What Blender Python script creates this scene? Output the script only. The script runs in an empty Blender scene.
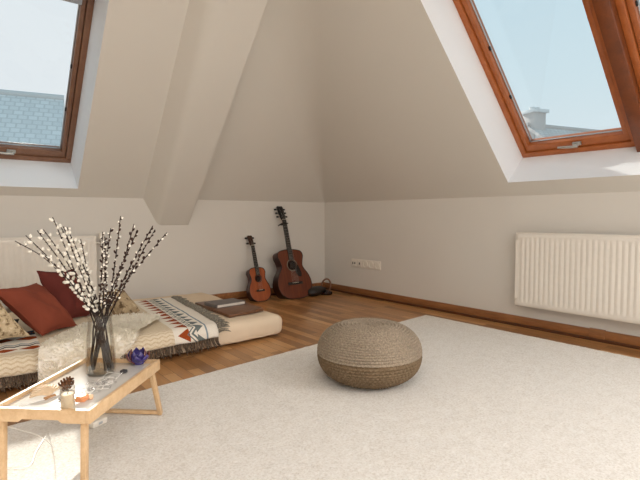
import bpy, bmesh, math, random
from mathutils import Vector, Matrix, noise
rnd = random.Random(7)
sc = bpy.context.scene
COL = sc.collection
PI = math.pi

# ------------------------------------------------------------------ helpers
def S(r, g, b):
    f = lambda c: (c/255/12.92) if c/255 <= .04045 else ((c/255+.055)/1.055)**2.4
    return (f(r), f(g), f(b), 1)

class MB:
    def __init__(self):
        self.v = []; self.f = []; self.mi = []; self.uv = []
        self.has_uv = False
    def add(self, vs, fs, M=None, mi=0, uv=None):
        n = len(self.v)
        if M is not None: vs = [M @ Vector(p) for p in vs]
        self.v += [Vector(p) for p in vs]
        self.f += [tuple(i+n for i in q) for q in fs]
        self.mi += [mi]*len(fs)
        if uv: self.has_uv = True
        self.uv += uv if uv else [(0, 0)]*len(vs)
        return self
    def shift(self, d):
        d = Vector(d); self.v = [p+d for p in self.v]; return self
    def build(self, name, mats, parent=None, loc=None, smooth=True, angle=40, M=None):
        if not isinstance(mats, (list, tuple)): mats = [mats]
        loc = Vector(loc) if loc is not None else Vector((0, 0, 0))
        vs = self.v
        if M is not None: vs = [M @ p for p in vs]
        me = bpy.data.meshes.new(name)
        me.from_pydata([tuple(p-loc) for p in vs], [], self.f)
        for m in mats: me.materials.append(m)
        me.polygons.foreach_set('material_index', self.mi)
        if self.has_uv:
            l = me.uv_layers.new(name='UVMap')
            for lp in me.loops: l.data[lp.index].uv = self.uv[lp.vertex_index]
        bm = bmesh.new(); bm.from_mesh(me)
        bmesh.ops.recalc_face_normals(bm, faces=bm.faces)
        bm.to_mesh(me); bm.free()
        if smooth:
            me.polygons.foreach_set('use_smooth', [True]*len(me.polygons))
            try: me.set_sharp_from_angle(angle=math.radians(angle))
            except Exception: pass
        me.update()
        o = bpy.data.objects.new(name, me); COL.objects.link(o)
        o.location = loc
        if parent is not None: o.parent = parent
        return o

def tag(o, label=None, cat=None, group=None, kind=None):
    if label: o['label'] = label
    if cat: o['category'] = cat
    if group: o['group'] = group
    if kind: o['kind'] = kind
    return o

def empty(name, loc, label=None, cat=None, group=None, kind=None, rz=0):
    o = bpy.data.objects.new(name, None); COL.objects.link(o)
    o.location = loc; o.rotation_euler = (0, 0, rz); o.empty_display_size = .05
    return tag(o, label, cat, group, kind)

def box(lo, hi, bev=0, seg=2):
    bm = bmesh.new(); bmesh.ops.create_cube(bm, size=1)
    lo = Vector(lo); hi = Vector(hi); c = (lo+hi)/2; s = hi-lo
    for v in bm.verts: v.co = Vector((v.co.x*s.x+c.x, v.co.y*s.y+c.y, v.co.z*s.z+c.z))
    if bev: bmesh.ops.bevel(bm, geom=bm.edges[:], offset=bev, segments=seg, profile=.5, affect='EDGES')
    bm.verts.index_update()
    r = ([v.co.copy() for v in bm.verts], [tuple(v.index for v in f.verts) for f in bm.faces])
    bm.free(); return r

def grid(fn, nu, nv, cu=False, cv=False, uv=False):
    vs = []; uvs = []
    for j in range(nv):
        for i in range(nu):
            u = i/(nu if cu else nu-1); v = j/(nv if cv else nv-1)
            vs.append(fn(u, v)); uvs.append((u, v))
    fs = []
    for j in range(nv if cv else nv-1):
        for i in range(nu if cu else nu-1):
            a = j*nu+i; b = j*nu+(i+1) % nu; c = ((j+1) % nv)*nu+(i+1) % nu; d = ((j+1) % nv)*nu+i
            fs.append((a, b, c, d))
    return (vs, fs, uvs) if uv else (vs, fs)

def lathe(prof, n=24, cap=True):
    vs = []; fs = []
    for r, z in prof:
        for i in range(n):
            a = 2*PI*i/n; vs.append((r*math.cos(a), r*math.sin(a), z))
    for j in range(len(prof)-1):
        for i in range(n):
            fs.append((j*n+i, j*n+(i+1) % n, (j+1)*n+(i+1) % n, (j+1)*n+i))
    if cap:
        if prof[0][0] > 1e-5: fs.append(tuple(range(n))[::-1])
        if prof[-1][0] > 1e-5: fs.append(tuple(range((len(prof)-1)*n, len(prof)*n)))
    return vs, fs

def tube(pts, rad, n=8, closed=False):
    pts = [Vector(p) for p in pts]; m = len(pts)
    if not isinstance(rad, (list, tuple)): rad = [rad]*m
    vs = []; fs = []; prev = None
    for k in range(m):
        a = pts[(k-1) % m] if (closed or k) else pts[0]; b = pts[(k+1) % m] if (closed or k < m-1) else pts[-1]
        t = (b-a).normalized()
        if prev is None:
            x = t.orthogonal().normalized()
        else:
            x = (prev - t*prev.dot(t)).normalized()
        prev = x; y = t.cross(x)
        for i in range(n):
            an = 2*PI*i/n; vs.append(pts[k]+(x*math.cos(an)+y*math.sin(an))*rad[k])
    for k in range(m if closed else m-1):
        for i in range(n):
            k2 = (k+1) % m
            fs.append((k*n+i, k*n+(i+1) % n, k2*n+(i+1) % n, k2*n+i))
    if not closed:
        fs.append(tuple(range(n))[::-1]); fs.append(tuple(range((m-1)*n, m*n)))
    return vs, fs

def catmull(P, n=6, closed=False):
    P = [Vector(p) for p in P]; m = len(P); out = []
    rng = m if closed else m-1
    for k in range(rng):
        if closed: a, b, c, d = P[k-1], P[k], P[(k+1) % m], P[(k+2) % m]
        else: a, b, c, d = P[max(k-1, 0)], P[k], P[k+1], P[min(k+2, m-1)]
        for i in range(n):
            t = i/n
            out.append(.5*((2*b)+(c-a)*t+(2*a-5*b+4*c-d)*t*t+(3*b-a-3*c+d)*t**3))
    if not closed: out.append(P[-1])
    return out

def beam(a, b, w, h, up=(0, 0, 1), bev=0):
    """box of section w x h running from a to b"""
    a = Vector(a); b = Vector(b); z = (b-a); L = z.length; z.normalize()
    x = Vector(up).cross(z)
    if x.length < 1e-4: x = z.orthogonal()
    x.normalize(); y = z.cross(x)
    M = Matrix((x, y, z)).transposed().to_4x4(); M.translation = a
    vs, fs = box((-w/2, -h/2, 0), (w/2, h/2, L), bev)
    return [M @ p for p in vs], fs

# ------------------------------------------------------------------ materials
class NT:
    def __init__(self, name):
        m = bpy.data.materials.new(name); m.use_nodes = True
        self.m = m; self.t = m.node_tree; self.n = self.t.nodes; self.l = self.t.links
        self.b = self.n['Principled BSDF']; self.out = self.n['Material Output']
        self.tc = None
    def new(self, ty, **kw):
        nd = self.n.new(ty)
        for k, v in kw.items():
            if k in nd.inputs.keys(): nd.inputs[k].default_value = v
            else: setattr(nd, k, v)
        return nd
    def coord(self, which='Object', scale=None, rot=None):
        if not self.tc: self.tc = self.new('ShaderNodeTexCoord')
        o = self.tc.outputs[which]
        if scale or rot:
            mp = self.new('ShaderNodeMapping')
            if scale: mp.inputs['Scale'].default_value = scale
            if rot: mp.inputs['Rotation'].default_value = rot
            self.l.new(o, mp.inputs['Vector']); o = mp.outputs[0]
        return o
    def link(self, a, b): self.l.new(a, b)
    def noise(self, scale, vec=None, detail=3, rough=.5):
        nd = self.new('ShaderNodeTexNoise'); nd.inputs['Scale'].default_value = scale
        nd.inputs['Detail'].default_value = detail; nd.inputs['Roughness'].default_value = rough
        self.link(vec if vec is not None else self.coord(), nd.inputs['Vector']); return nd.outputs['Fac']
    def ramp(self, fac, stops):
        r = self.new('ShaderNodeValToRGB'); e = r.color_ramp.elements
        while len(e) < len(stops): e.new(.5)
        for el, (p, c) in zip(e, stops): el.position = p; el.color = c
        self.link(fac, r.inputs[0]); return r.outputs[0]
    def mix(self, fac, a, b, mode='MIX'):
        nd = self.new('ShaderNodeMix', data_type='RGBA', blend_type=mode)
        for k, x in ((0, fac), (6, a), (7, b)):
            if isinstance(x, (float, int)): nd.inputs[k].default_value = x
            elif isinstance(x, tuple): nd.inputs[k].default_value = x
            else: self.link(x, nd.inputs[k])
        return nd.outputs[2]
    def math(self, op, a, b=0.0, c=None):
        nd = self.new('ShaderNodeMath', operation=op)
        for k, x in enumerate((a, b) if c is None else (a, b, c)):
            if isinstance(x, (float, int)): nd.inputs[k].default_value = x
            else: self.link(x, nd.inputs[k])
        return nd.outputs[0]
    def bump(self, h, strength=.3, dist=.01):
        nd = self.new('ShaderNodeBump'); nd.inputs['Strength'].default_value = strength
        nd.inputs['Distance'].default_value = dist
        self.link(h, nd.inputs['Height']); self.link(nd.outputs[0], self.b.inputs['Normal'])
    def col(self, c):
        if isinstance(c, tuple): self.b.inputs['Base Color'].default_value = c
        else: self.link(c, self.b.inputs['Base Color'])
    def set(self, rough=.5, metal=0, spec=.5, **kw):
        self.b.inputs['Roughness'].default_value = rough
        self.b.inputs['Metallic'].default_value = metal
        self.b.inputs['Specular IOR Level'].default_value = spec
        return self

def plain(name, c, rough=.5, metal=0, spec=.5, var=.12, nscale=30, bump=0, bdist=.003, bscale=None):
    k = NT(name); k.set(rough, metal, spec)
    f = k.noise(nscale)
    lo = tuple(x*(1-var) for x in c[:3])+(1,); hi = tuple(min(1, x*(1+var)) for x in c[:3])+(1,)
    k.col(k.ramp(f, [(.3, lo), (.7, hi)]))
    if bump: k.bump(k.noise(bscale or nscale*4, detail=4), bump, bdist)
    return k.m

def wood(name, c1, c2, scale=(8, 8, 1), rough=.35, spec=.5, streak=6):
    k = NT(name); k.set(rough, 0, spec)
    v = k.coord('Object', scale)
    f = k.noise(streak, v, 5, .6)
    g = k.noise(streak*6, v, 2)
    h = k.math('ADD', k.math('MULTIPLY', f, .75), k.math('MULTIPLY', g, .25))
    k.col(k.ramp(h, [(.35, c1), (.65, c2)])); k.bump(h, .08, .002)
    return k.m

def glass(name, tint=(1, 1, 1, 1), refl=.06):
    k = NT(name); k.n.remove(k.b)
    tr = k.new('ShaderNodeBsdfTransparent'); tr.inputs[0].default_value = tint
    gl = k.new('ShaderNodeBsdfGlossy'); gl.inputs['Roughness'].default_value = .02
    lw = k.new('ShaderNodeLayerWeight'); lw.inputs['Blend'].default_value = .25
    f = k.math('ADD', k.math('MULTIPLY', lw.outputs['Fresnel'], .38), refl*.3)
    f = k.math('MINIMUM', f, .6)
    mx = k.new('ShaderNodeMixShader')
    k.link(f, mx.inputs[0]); k.link(tr.outputs[0], mx.inputs[1]); k.link(gl.outputs[0], mx.inputs[2])
    k.link(mx.outputs[0], k.out.inputs['Surface'])
    return k.m

def wallmat(name, c):
    k = NT(name); k.set(.9, 0, .2)
    f = k.noise(1.3, detail=3)
    k.col(k.ramp(f, [(.3, tuple(x*.97 for x in c[:3])+(1,)), (.7, c)]))
    k.bump(k.noise(140, detail=3), .06, .002)
    return k.m

M = {}
M['wall'] = wallmat('painted_plaster', S(221, 217, 210))
M['slope'] = wallmat('slope_plaster', S(218, 214, 206))
M['reveal'] = wallmat('skylit_reveal_paint', S(244, 247, 250))  # white paint with the sky's brightness and blue cast put into it
def floor_mat():
    k = NT('plank_floor'); k.set(.3, 0, .45)
    v = k.coord('Object', None, (0, 0, PI/2))
    br = k.new('ShaderNodeTexBrick'); k.link(v, br.inputs['Vector'])
    br.offset = .37; br.offset_frequency = 2; br.squash = 1
    br.inputs['Color1'].default_value = (0, 0, 0, 1); br.inputs['Color2'].default_value = (1, 1, 1, 1)
    br.inputs['Mortar'].default_value = (.5, .5, .5, 1)
    br.inputs['Scale'].default_value = 1; br.inputs['Mortar Size'].default_value = .0012
    br.inputs['Brick Width'].default_value = .62; br.inputs['Row Height'].default_value = .068
    br.inputs['Bias'].default_value = 0
    g = k.noise(5, k.coord('Object', (9, 1.0, 1)), 6, .65)
    t = k.math('ADD', k.math('MULTIPLY', br.outputs['Color'], .55), k.math('MULTIPLY', g, .5))
    c = k.ramp(t, [(.2, S(132, 91, 54)), (.5, S(174, 125, 77)), (.85, S(204, 156, 104))])
    c = k.mix(br.outputs['Fac'], c, S(72, 42, 22))
    k.col(c)
    k.bump(k.math('SUBTRACT', k.math('MULTIPLY', g, .3), br.outputs['Fac']), .25, .002)
    return k.m
M['floor'] = floor_mat()
M['skirt'] = wood('skirting_wood', S(134, 88, 52), S(168, 114, 70), (6, .8, 6), .35)
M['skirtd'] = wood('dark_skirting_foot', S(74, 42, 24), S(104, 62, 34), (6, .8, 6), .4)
M['pine'] = wood('varnished_pine', S(160, 88, 42), S(178, 102, 52), (3, 3, 3), .3, .5, 5)
M['pine2'] = wood('hazed_pine', S(124, 86, 64), S(140, 102, 78), (3, 3, 3), .35, .5, 5)  # same pine as the other frames, with window haze put into its colour
M['alu'] = plain('grey_aluminium', S(190, 194, 198), .35, .6, .5, .05)
M['pewter'] = plain('brushed_metal', S(196, 192, 184), .3, .9, .5, .05)
M['black'] = plain('black_plastic', S(26, 24, 24), .4)
M['pane'] = glass('window_glass', (.97, .985, .99, 1), .05)
M['rad'] = plain('radiator_enamel', S(232, 226, 216), .35, 0, .5, .02)
M['radin'] = plain('radiator_inside', S(150, 146, 140), .6)
M['plastic'] = plain('white_plastic', S(232, 226, 215), .35, 0, .5, .02)
M['hole'] = plain('dark_recess', S(40, 36, 32), .7)

def rug_mat():
    k = NT('rug_pile'); k.set(1, 0, .05)
    f = k.noise(110, detail=5, rough=.75); g = k.noise(22, detail=3)
    t = k.math('ADD', k.math('MULTIPLY', f, .85), k.math('MULTIPLY', g, .15))
    k.col(k.ramp(t, [(.36, S(218, 211, 201)), (.5, S(238, 233, 226)), (.62, S(248, 245, 240))]))
    h = k.math('ADD', k.noise(260, detail=3, rough=.7), k.math('MULTIPLY', k.noise(60, detail=3), .9))
    k.bump(h, .7, .008)
    return k.m
M['rug'] = rug_mat()

# ------------------------------------------------------------------ the place: measured constants
H = .85
XR, YB, KN = 3.473, 4.315, 1.006          # right wall, back wall, knee height
TA, TB = 1.1115, 1.0347                    # slope tangents back / right
nA = math.hypot(TA, 1); nB = math.hypot(TB, 1)
ZC = 2.75
def back_pt(x, z): return Vector((x, YB-(z-KN)/TA, z))
def right_pt(y, z): return Vector((XR-(z-KN)/TB, y, z))
WA = Vector((0, TA, 1))/nA; VA = Vector((0, -1, TA))/nA
WB = Vector((TB, 0, 1))/nB; VB = Vector((-1, 0, TB))/nB

def struct(name, mb, m, label, cat, **kw):
    o = mb.build(name, m, **kw); tag(o, label, cat, kind='structure'); return o

X0, Y0 = -2.7, -2.7
fl = MB().add(*box((X0-.1, Y0-.1, -.1), (XR+.1, YB+.1, 0)))
struct('floor', fl, M['floor'], 'glossy brown strip-plank wooden floor', 'floor', smooth=False)
w = MB().add([(X0, YB, 0), (XR, YB, 0), (XR, YB, KN), (X0, YB, KN)], [(0, 1, 2, 3)])
struct('wall_back', w, M['wall'], 'low beige knee wall behind the guitars and mattress', 'wall', smooth=False)
w = MB().add([(XR, Y0, 0), (XR, YB, 0), (XR, YB, KN), (XR, Y0, KN)], [(0, 1, 2, 3)])
struct('wall_right', w, M['wall'], 'low beige knee wall carrying the long radiator and sockets', 'wall', smooth=False)

# slopes with openings -------------------------------------------------
def slope(P, lo, hi, top_lo, top_hi, ua, ub, za, zb):
    """P(u,z); slope from u=lo..hi (at knee) to top_lo..top_hi (at ZC) with an opening ua..ub, za..zb"""
    def lim(z, a, b): return a+(b-a)*(z-KN)/(ZC-KN)
    vs = []; fs = []
    for z in (KN, za, zb, ZC):
        L = lim(z, lo, top_lo); R = lim(z, hi, top_hi)
        for u in (L, ua, ub, R): vs.append(P(u, z))
    for j in range(3):
        for i in range(3):
            if i == 1 and j == 1: continue
            fs.append((j*4+i, j*4+i+1, j*4+5+i, j*4+4+i))
    return vs, fs
HD0, HD1 = .002, .42                          # rounded hip between the two slopes
hx = XR-(ZC-KN)/TB; hy = YB-(ZC-KN)/TA       # hip end at ceiling height
BA, BB, BZ0, BZ1 = -.075, .855, 1.072, 2.23   # back window opening
RA, RB, RZ0, RZ1 = .305, 1.968, 1.105, 2.30    # right window opening
sb = MB().add(*slope(back_pt, X0, XR-HD0, X0, hx-HD1, BA, BB, BZ0, BZ1))
struct('wall_back_slope', sb, M['slope'], 'sloping beige attic ceiling with the single roof window', 'sloped wall', smooth=False)
sr = MB().add(*slope(lambda u, z: right_pt(u, z), Y0, YB-HD0, Y0, hy-HD1, RA, RB, RZ0, RZ1))
struct('wall_right_slope', sr, M['slope'], 'sloping beige attic ceiling with the paired roof windows', 'sloped wall', smooth=False)
def hip(u, v):
    z = KN+(ZC-KN)*v; d = HD0+(HD1-HD0)*v
    h_ = back_pt(XR-(z-KN)/TB, z); a = h_-Vector((d, 0, 0)); b = h_-Vector((0, d, 0))
    return a.lerp(h_, u).lerp(h_.lerp(b, u), u)
struct('trim_5', MB().add(*grid(hip, 17, 20)), M['slope'], 'softly rounded plaster crease where the two attic slopes meet', 'plaster crease', angle=180)
cm = MB().add([(X0, Y0, ZC), (hx, Y0, ZC), (hx, hy, ZC), (X0, hy, ZC)], [(0, 1, 2, 3)])
struct('ceiling', cm, M['slope'], 'flat ceiling above the slopes', 'ceiling', smooth=False)
wl = MB().add([(X0, Y0, 0), (X0, YB, 0), (X0, YB, KN), (X0, hy, ZC), (X0, Y0, ZC)], [(0, 1, 2, 3, 4)])
struct('wall_left', wl, M['wall'], 'side wall beyond the mattress head', 'wall', smooth=False)
wf = MB().add([(X0, Y0, 0), (XR, Y0, 0), (XR, Y0, KN), (hx, Y0, ZC), (X0, Y0, ZC)], [(0, 1, 2, 3, 4)])
struct('wall_front', wf, M['wall'], 'wall facing the guitar corner', 'wall', smooth=False)

# boxed rafter: sections on the wall (foot) and at the top
def rafter():
    mb = MB()
    off = .161
    def inner(x, z): return Vector((x, YB-(z-KN+off*nA)/TA, z))
    zt = ZC
    zi = KN-off*nA
    foot = [Vector((1.395, YB, .962)), Vector((1.522, YB, zi)), Vector((1.812, YB, zi)), Vector((1.812, YB, KN))]
    base = [back_pt(1.392, KN), None]
    A = [back_pt(1.395, KN), inner(1.522, zi), inner(1.812, zi), back_pt(1.812, KN)]
    B = [back_pt(1.333, zt), inner(1.425, zt), inner(1.815, zt), back_pt(1.815, zt)]
    N = 8
    vs = []
    for k in range(N+1):
        t = k/N
        q = [A[i].lerp(B[i], t) for i in range(4)]
        r0 = q[1].lerp(q[0], .25+.2*t); r1 = q[1].lerp(q[2], .10+.16*t)
        arc = [r0.lerp(q[1], j/6).lerp(q[1].lerp(r1, j/6), j/6) for j in range(7)]
        vs += [q[0]]+arc+[q[2], q[3]]
    fs = [(10*k+i, 10*k+i+1, 10*k+i+11, 10*k+i+10) for k in range(N) for i in range(9)]
    fs += [tuple(range(10))]
    mb.add(vs, fs); return mb
struct('trim_1', rafter(), M['slope'], 'boxed sloping rafter running down to the wall beside the guitars', 'rafter', angle=25)

# reveals --------------------------------------------------------------
DA, DB = .338, .288
def reveal(P, W, a, b, z0, z1, d):
    c = [P(a, z0), P(b, z0), P(b, z1), P(a, z1)]
    vs = c+[p+W*d for p in c]
    return vs, [(i, (i+1) % 4, (i+1) % 4+4, i+4) for i in range(4)]
rv = MB().add(*reveal(back_pt, WA, BA, BB, BZ0, BZ1, DA+.1))
struct('trim_2', rv, M['reveal'], 'deep white window reveal above the cushions', 'window reveal', smooth=False)
rv = MB().add(*reveal(right_pt, WB, RA, RB, RZ0, RZ1, DB+.1))
struct('trim_3', rv, M['reveal'], 'deep white window reveal above the long radiator', 'window reveal', smooth=False)

# roof windows ----------------------------------------------------------
def roof_window(name, O, U, V, W, wd, ht, mat, label, handle_u):
    """O = lower outer corner of the frame on its room side"""
    R = Matrix((U, V, W)).transposed().to_4x4(); R.translation = O
    root = empty(name, O, label, 'roof window', kind='structure')
    def put(nm, parts, m, par=None, bev=True):
        mb = MB()
        for lo, hi in parts: mb.add(*box(lo, hi, .004 if bev else 0, 2))
        return mb.build(nm, m, par or root, M=Matrix.Translation(-O) @ R)
    fw = .042; t = .11
    put('outer_frame', [((0, 0, 0), (wd, fw, t)), ((0, ht-fw, 0), (wd, ht, t)),
                        ((0, fw, 0), (fw, ht-fw, t)), ((wd-fw, fw, 0), (wd, ht-fw, t))], mat)
    g = .004; sw = .044; a = fw+g
    sash = put('sash', [((a, a, .012), (wd-a, a+sw+.014, t-.015)), ((a, ht-a-sw, .012), (wd-a, ht-a, t-.015)),
                 ((a, a+sw, .012), (a+sw-.012, ht-a-sw, t-.015)), ((wd-a-sw+.012, a+sw, .012), (wd-a, ht-a-sw, t-.015))], mat)
    gx = a+sw-.014
    put('glass_pane', [((gx, a+sw+.01, .06), (wd-gx, ht-a-sw+.004, .074))], M['pane'], None, False)
    # metal glazing bead against the glass
    q = .009
    put('glazing_bead', [((gx+.002, a+sw+.012, .048), (wd-gx-.002, a+sw+.012+q, .059)), ((gx+.002, a+sw+.014, .048), (gx+.002+q, ht-a-sw, .059)),
                         ((wd-gx-.002-q, a+sw+.014, .048), (wd-gx-.002, ht-a-sw, .059))], M['alu'], sash)
    for s in (0, 1):
        for v in (.31, .55):
            u0 = gx-.002 if s == 0 else wd-gx-.012
            put('clip', [((u0, ht*v, .034), (u0+.014, ht*v+.03, .05))], M['black'], sash)
    put('ventilation_bar', [((a+.03, ht-a-sw-(.105 if name == 'window_1' else .065), -.006), (wd-a-.03, ht-a-sw+.01, .03))], M['alu'])
    # lever handle lying on the sash bottom bar
    hb = MB()
    hb.add(*box((handle_u-.03, a+.018, -.006), (handle_u+.03, a+.046, .013), .004))
    hb.add(*tube([(handle_u+.015, a+.032, -.005), (handle_u+.012, a+.032, -.03), (handle_u-.03, a+.034, -.034), (handle_u-.12, a+.04, -.032)], [.008, .009, .009, .007], 10))
    hb.build('handle', M['pewter'], root, M=Matrix.Translation(-O) @ R)
    return root
ob = back_pt(BA, BZ0)+WA*DA
roof_window('window_1', ob, Vector((1, 0, 0)), VA, WA, BB-BA, (back_pt(0, BZ1)-back_pt(0, BZ0)).length-.03, M['pine2'],
            'wooden roof window above the cushions, tiled roof outside', .50)
ob = right_pt(1.968, RZ0)+WB*DB
LW = (right_pt(0, RZ1)-right_pt(0, RZ0)).length-.01
roof_window('window_2', ob, Vector((0, -1, 0)), VB, WB, .803, LW, M['pine'],
            'orange wooden roof window with chimney visible, beside the white reveal', .43)
ob = right_pt(1.085, RZ0)+WB*DB
roof_window('window_3', ob, Vector((0, -1, 0)), VB, WB, .775, LW, M['pine'],
            'orange wooden roof window cut off by the picture edge', .43)
# wooden post between the paired windows
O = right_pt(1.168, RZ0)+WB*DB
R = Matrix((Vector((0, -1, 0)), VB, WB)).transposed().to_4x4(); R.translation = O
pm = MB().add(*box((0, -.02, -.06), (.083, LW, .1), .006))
M['post'] = wood('shade_darkened_post', S(104, 54, 26), S(124, 66, 32), (3, 3, 3), .3, .5, 5)  # darker than the frames: shade between the bright panes put into its colour
struct('trim_4', pm, M['post'], 'shade-darkened wooden post between the paired roof windows', 'window post', M=R)

# skirting --------------------------------------------------------------
def skirt(name, prof, a, b, axis, label):
    r = empty(name, (0, 0, 0), label, 'skirting board', kind='structure')
    return r
bk = MB().add(*box((X0, YB-.018, .018), (XR, YB, .078), .004)); 
o = bk.build('baseboard_back', M['skirt']); tag(o, 'brown wooden skirting board behind the guitars', 'skirting board', kind='structure')
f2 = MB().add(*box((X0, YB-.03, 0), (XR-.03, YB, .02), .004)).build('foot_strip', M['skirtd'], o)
rt = MB().add(*box((XR-.018, Y0, .018), (XR, YB-.018, .078), .004))
o = rt.build('baseboard_right', M['skirt']); tag(o, 'brown wooden skirting board under the long radiator', 'skirting board', kind='structure')
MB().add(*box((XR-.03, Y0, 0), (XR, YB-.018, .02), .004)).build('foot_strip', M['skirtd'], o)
for yy in (1.34,):
    MB().add(*box((XR-.024, yy-.05, .004), (XR, yy+.05, .083), .004)).build('joint_cover', M['skirt'], o)

# ------------------------------------------------------------------ radiators
def radiator(name, O, U, N, L, hz, dp, label, valve=None):
    """O = lower corner on the wall, U along, N towards the room, dp = stand-off of the front"""
    O = Vector(O); U = Vector(U); N = Vector(N); Zv = Vector((0, 0, 1))
    R = Matrix((U, N, Zv)).transposed().to_4x4()
    root = empty(name, O, label, 'radiator', 'white panel radiators')
    pitch = .036; nf = int((L-.06)/pitch); m = (L-nf*pitch)/2
    per = 8
    cols = [0, .004]+[m+i*pitch/per for i in range(nf*per+1)]+[L-.004, L]
    rows = [0, .012, .03, .045, .06]+[hz-.06, hz-.045, hz-.03, hz-.012, hz]
    rows = [r for r in rows]
    vs = []
    for z in rows:
        for x in cols:
            ph = (x-m)/pitch
            d = 0
            if 0 <= ph <= nf:
                w_ = (1-math.cos(2*PI*ph))/2
                d = -.0048*(1-w_**.6 if w_ > 0 else 1)
                e = min(1, max(0, (z-.03)/.03), )*min(1, max(0, (hz-.03-z)/.03))
                d *= e
            ed = min(z, hz-z, x, L-x)
            if ed < .004: d -= .006
            vs.append((x, dp+d, z))
    n = len(cols)
    fs = [(j*n+i, j*n+i+1, (j+1)*n+i+1, (j+1)*n+i) for j in range(len(rows)-1) for i in range(n-1)]
    MB().add(vs, fs).build('front_panel', M['rad'], root, M=R, angle=60)
    MB().add(*box((0.01, .03, .01), (L-.01, .042, hz-.01), .003)).build('rear_panel', M['rad'], root, M=R)
    for s in (0, 1):
        x = 0 if s == 0 else L-.003
        MB().add(*box((x-.002, .03, .012), (x+.005, dp-.004, hz-.004), .002)).build('side_panel', M['rad'], root, M=R)
    g = MB()
    g.add(*box((0, .028, hz-.008), (L, .036, hz+.008), .002)); g.add(*box((0, dp-.012, hz-.008), (L, dp-.002, hz+.008), .003))
    k = 0
    while .02+k*.028 < L-.01:
        x = .02+k*.028; g.add(*box((x-.004, .036, hz-.002), (x+.004, dp-.01, hz+.004))); k += 1
    g.build('top_grille', M['rad'], root, M=R)
    MB().add(*box((.012, .044, .02), (L-.012, dp-.02, .03))).add(*box((.03, .05, .05), (L-.03, dp-.03, hz-.05))).build('convector', M['radin'], root, M=R)
    for x in (.16, L-.16):
        MB().add(*box((x-.02, 0.001, .05), (x+.02, .03, hz-.06), .003)).build('wall_bracket', M['rad'], root, M=R)
    if valve:
        v = MB()
        v.add(*tube([(L-.004, .06, hz-.055), (L+.05, .06, hz-.055)], .011, 12))
        v.add(*tube([(L+.05, .06, hz-.075), (L+.05, .06, hz-.02)], .016, 12))
        vo = v.build('valve', M['pewter'], root, M=R)
        kb = MB().add(*tube([(L+.05, .06, hz-.022), (L+.05, .06, hz+.03)], [.021, .018], 14))
        kb.build('valve_knob', M['plastic'], vo, M=R)
        MB().add(*tube([(L+.05, .06, hz-.07), (L+.05, .06, .06), (L+.05, .05, .03), (L+.05, .012, .02)], .009, 10)).build('pipe', M['rad'], root, M=R)
    return root
radiator('radiator', (XR, 1.895, .176), (0, -1, 0), (-1, 0, 0), 1.4, .545, .1,
         'long white fluted panel radiator under the paired roof windows')
radiator('radiator', (-.43, YB, .155), (1, 0, 0), (0, -1, 0), 1.405, .525, .1,
         'white panel radiator behind the cushions and willow vase', valve=True)

# ------------------------------------------------------------------ sockets
def sockets():
    y0, y1, z0, z1 = 3.838, 3.398, .298, .388
    root = empty('socket_strip', (XR, (y0+y1)/2, z0), 'white five-gang socket strip low on the wall near the corner', 'power outlet')
    c = Vector((XR, (y0+y1)/2, z0))
    MB().add(*box((XR-.009, y1, z0), (XR, y0, z1), .003)).shift(-c).build('cover_frame', M['plastic'], root)
    w_ = (y0-y1)/5; zc = (z0+z1)/2
    for i in range(5):
        yc = y0-w_*(i+.5)
        mb = MB()
        Rm = Matrix.Translation((XR-.0085, yc, zc)) @ Matrix.Rotation(-PI/2, 4, 'Y')
        if i >= 2:   # round recessed earthed outlets
            mb.add(*lathe([(.034, 0), (.034, .005), (.031, .0055), (.029, -.004), (.0, -.006)], 24, False), Rm)
            s = mb.shift(-c).build('socket_insert', M['plastic'], root)
            for dy in (-.01, .01):
                MB().add(*lathe([(.003, -.0055), (.003, -.0035), (0, -.0035)], 8), Rm @ Matrix.Translation((0, dy, 0))).shift(-c).build('pin_hole', M['hole'], s)
        else:        # aerial and network jacks
            mb.add(*box((XR-.013, yc-.034, zc-.034), (XR-.008, yc+.034, zc+.034), .002))
            s = mb.shift(-c).build('socket_insert', M['plastic'], root)
            for dy in ((-.016, .016) if i == 0 else (0,)):
                MB().add(*box((XR-.0145, yc+dy-.008, zc-.012), (XR-.012, yc+dy+.008, zc+.012), .001)).shift(-c).build('jack_hole', M['hole'], s)
sockets()

# ------------------------------------------------------------------ rug
def rug():
    P = [(-1.7, 2.02), (3.19, 2.592), (3.20, -1.6), (-1.7, -1.6)]
    def f(u, v):
        a = Vector(P[0]).lerp(Vector(P[1]), u); b = Vector(P[3]).lerp(Vector(P[2]), u)
        p = a.lerp(b, v)
        e = min(u*4.9, (1-u)*4.9, v*4, (1-v)*4)
        h = .016*min(1, (e/.02))**.5 if e < .02 else .016
        q = Vector((p.x, p.y, 0))
        h += .002*noise.noise(q*46)*min(1, e/.02)+.0006*noise.noise(q*9)*min(1, e/.02)
        j = .004*noise.noise(q*25) if e < .03 else 0
        return (p.x+j, p.y+j, max(h, .001))
    mb = MB().add(*grid(f, 420, 360))
    o = mb.build('rug', M['rug'], loc=(1, 1, 0), angle=180)
    tag(o, 'large cream-white shaggy rug covering most of the wooden floor', 'rug')
rug()

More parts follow.
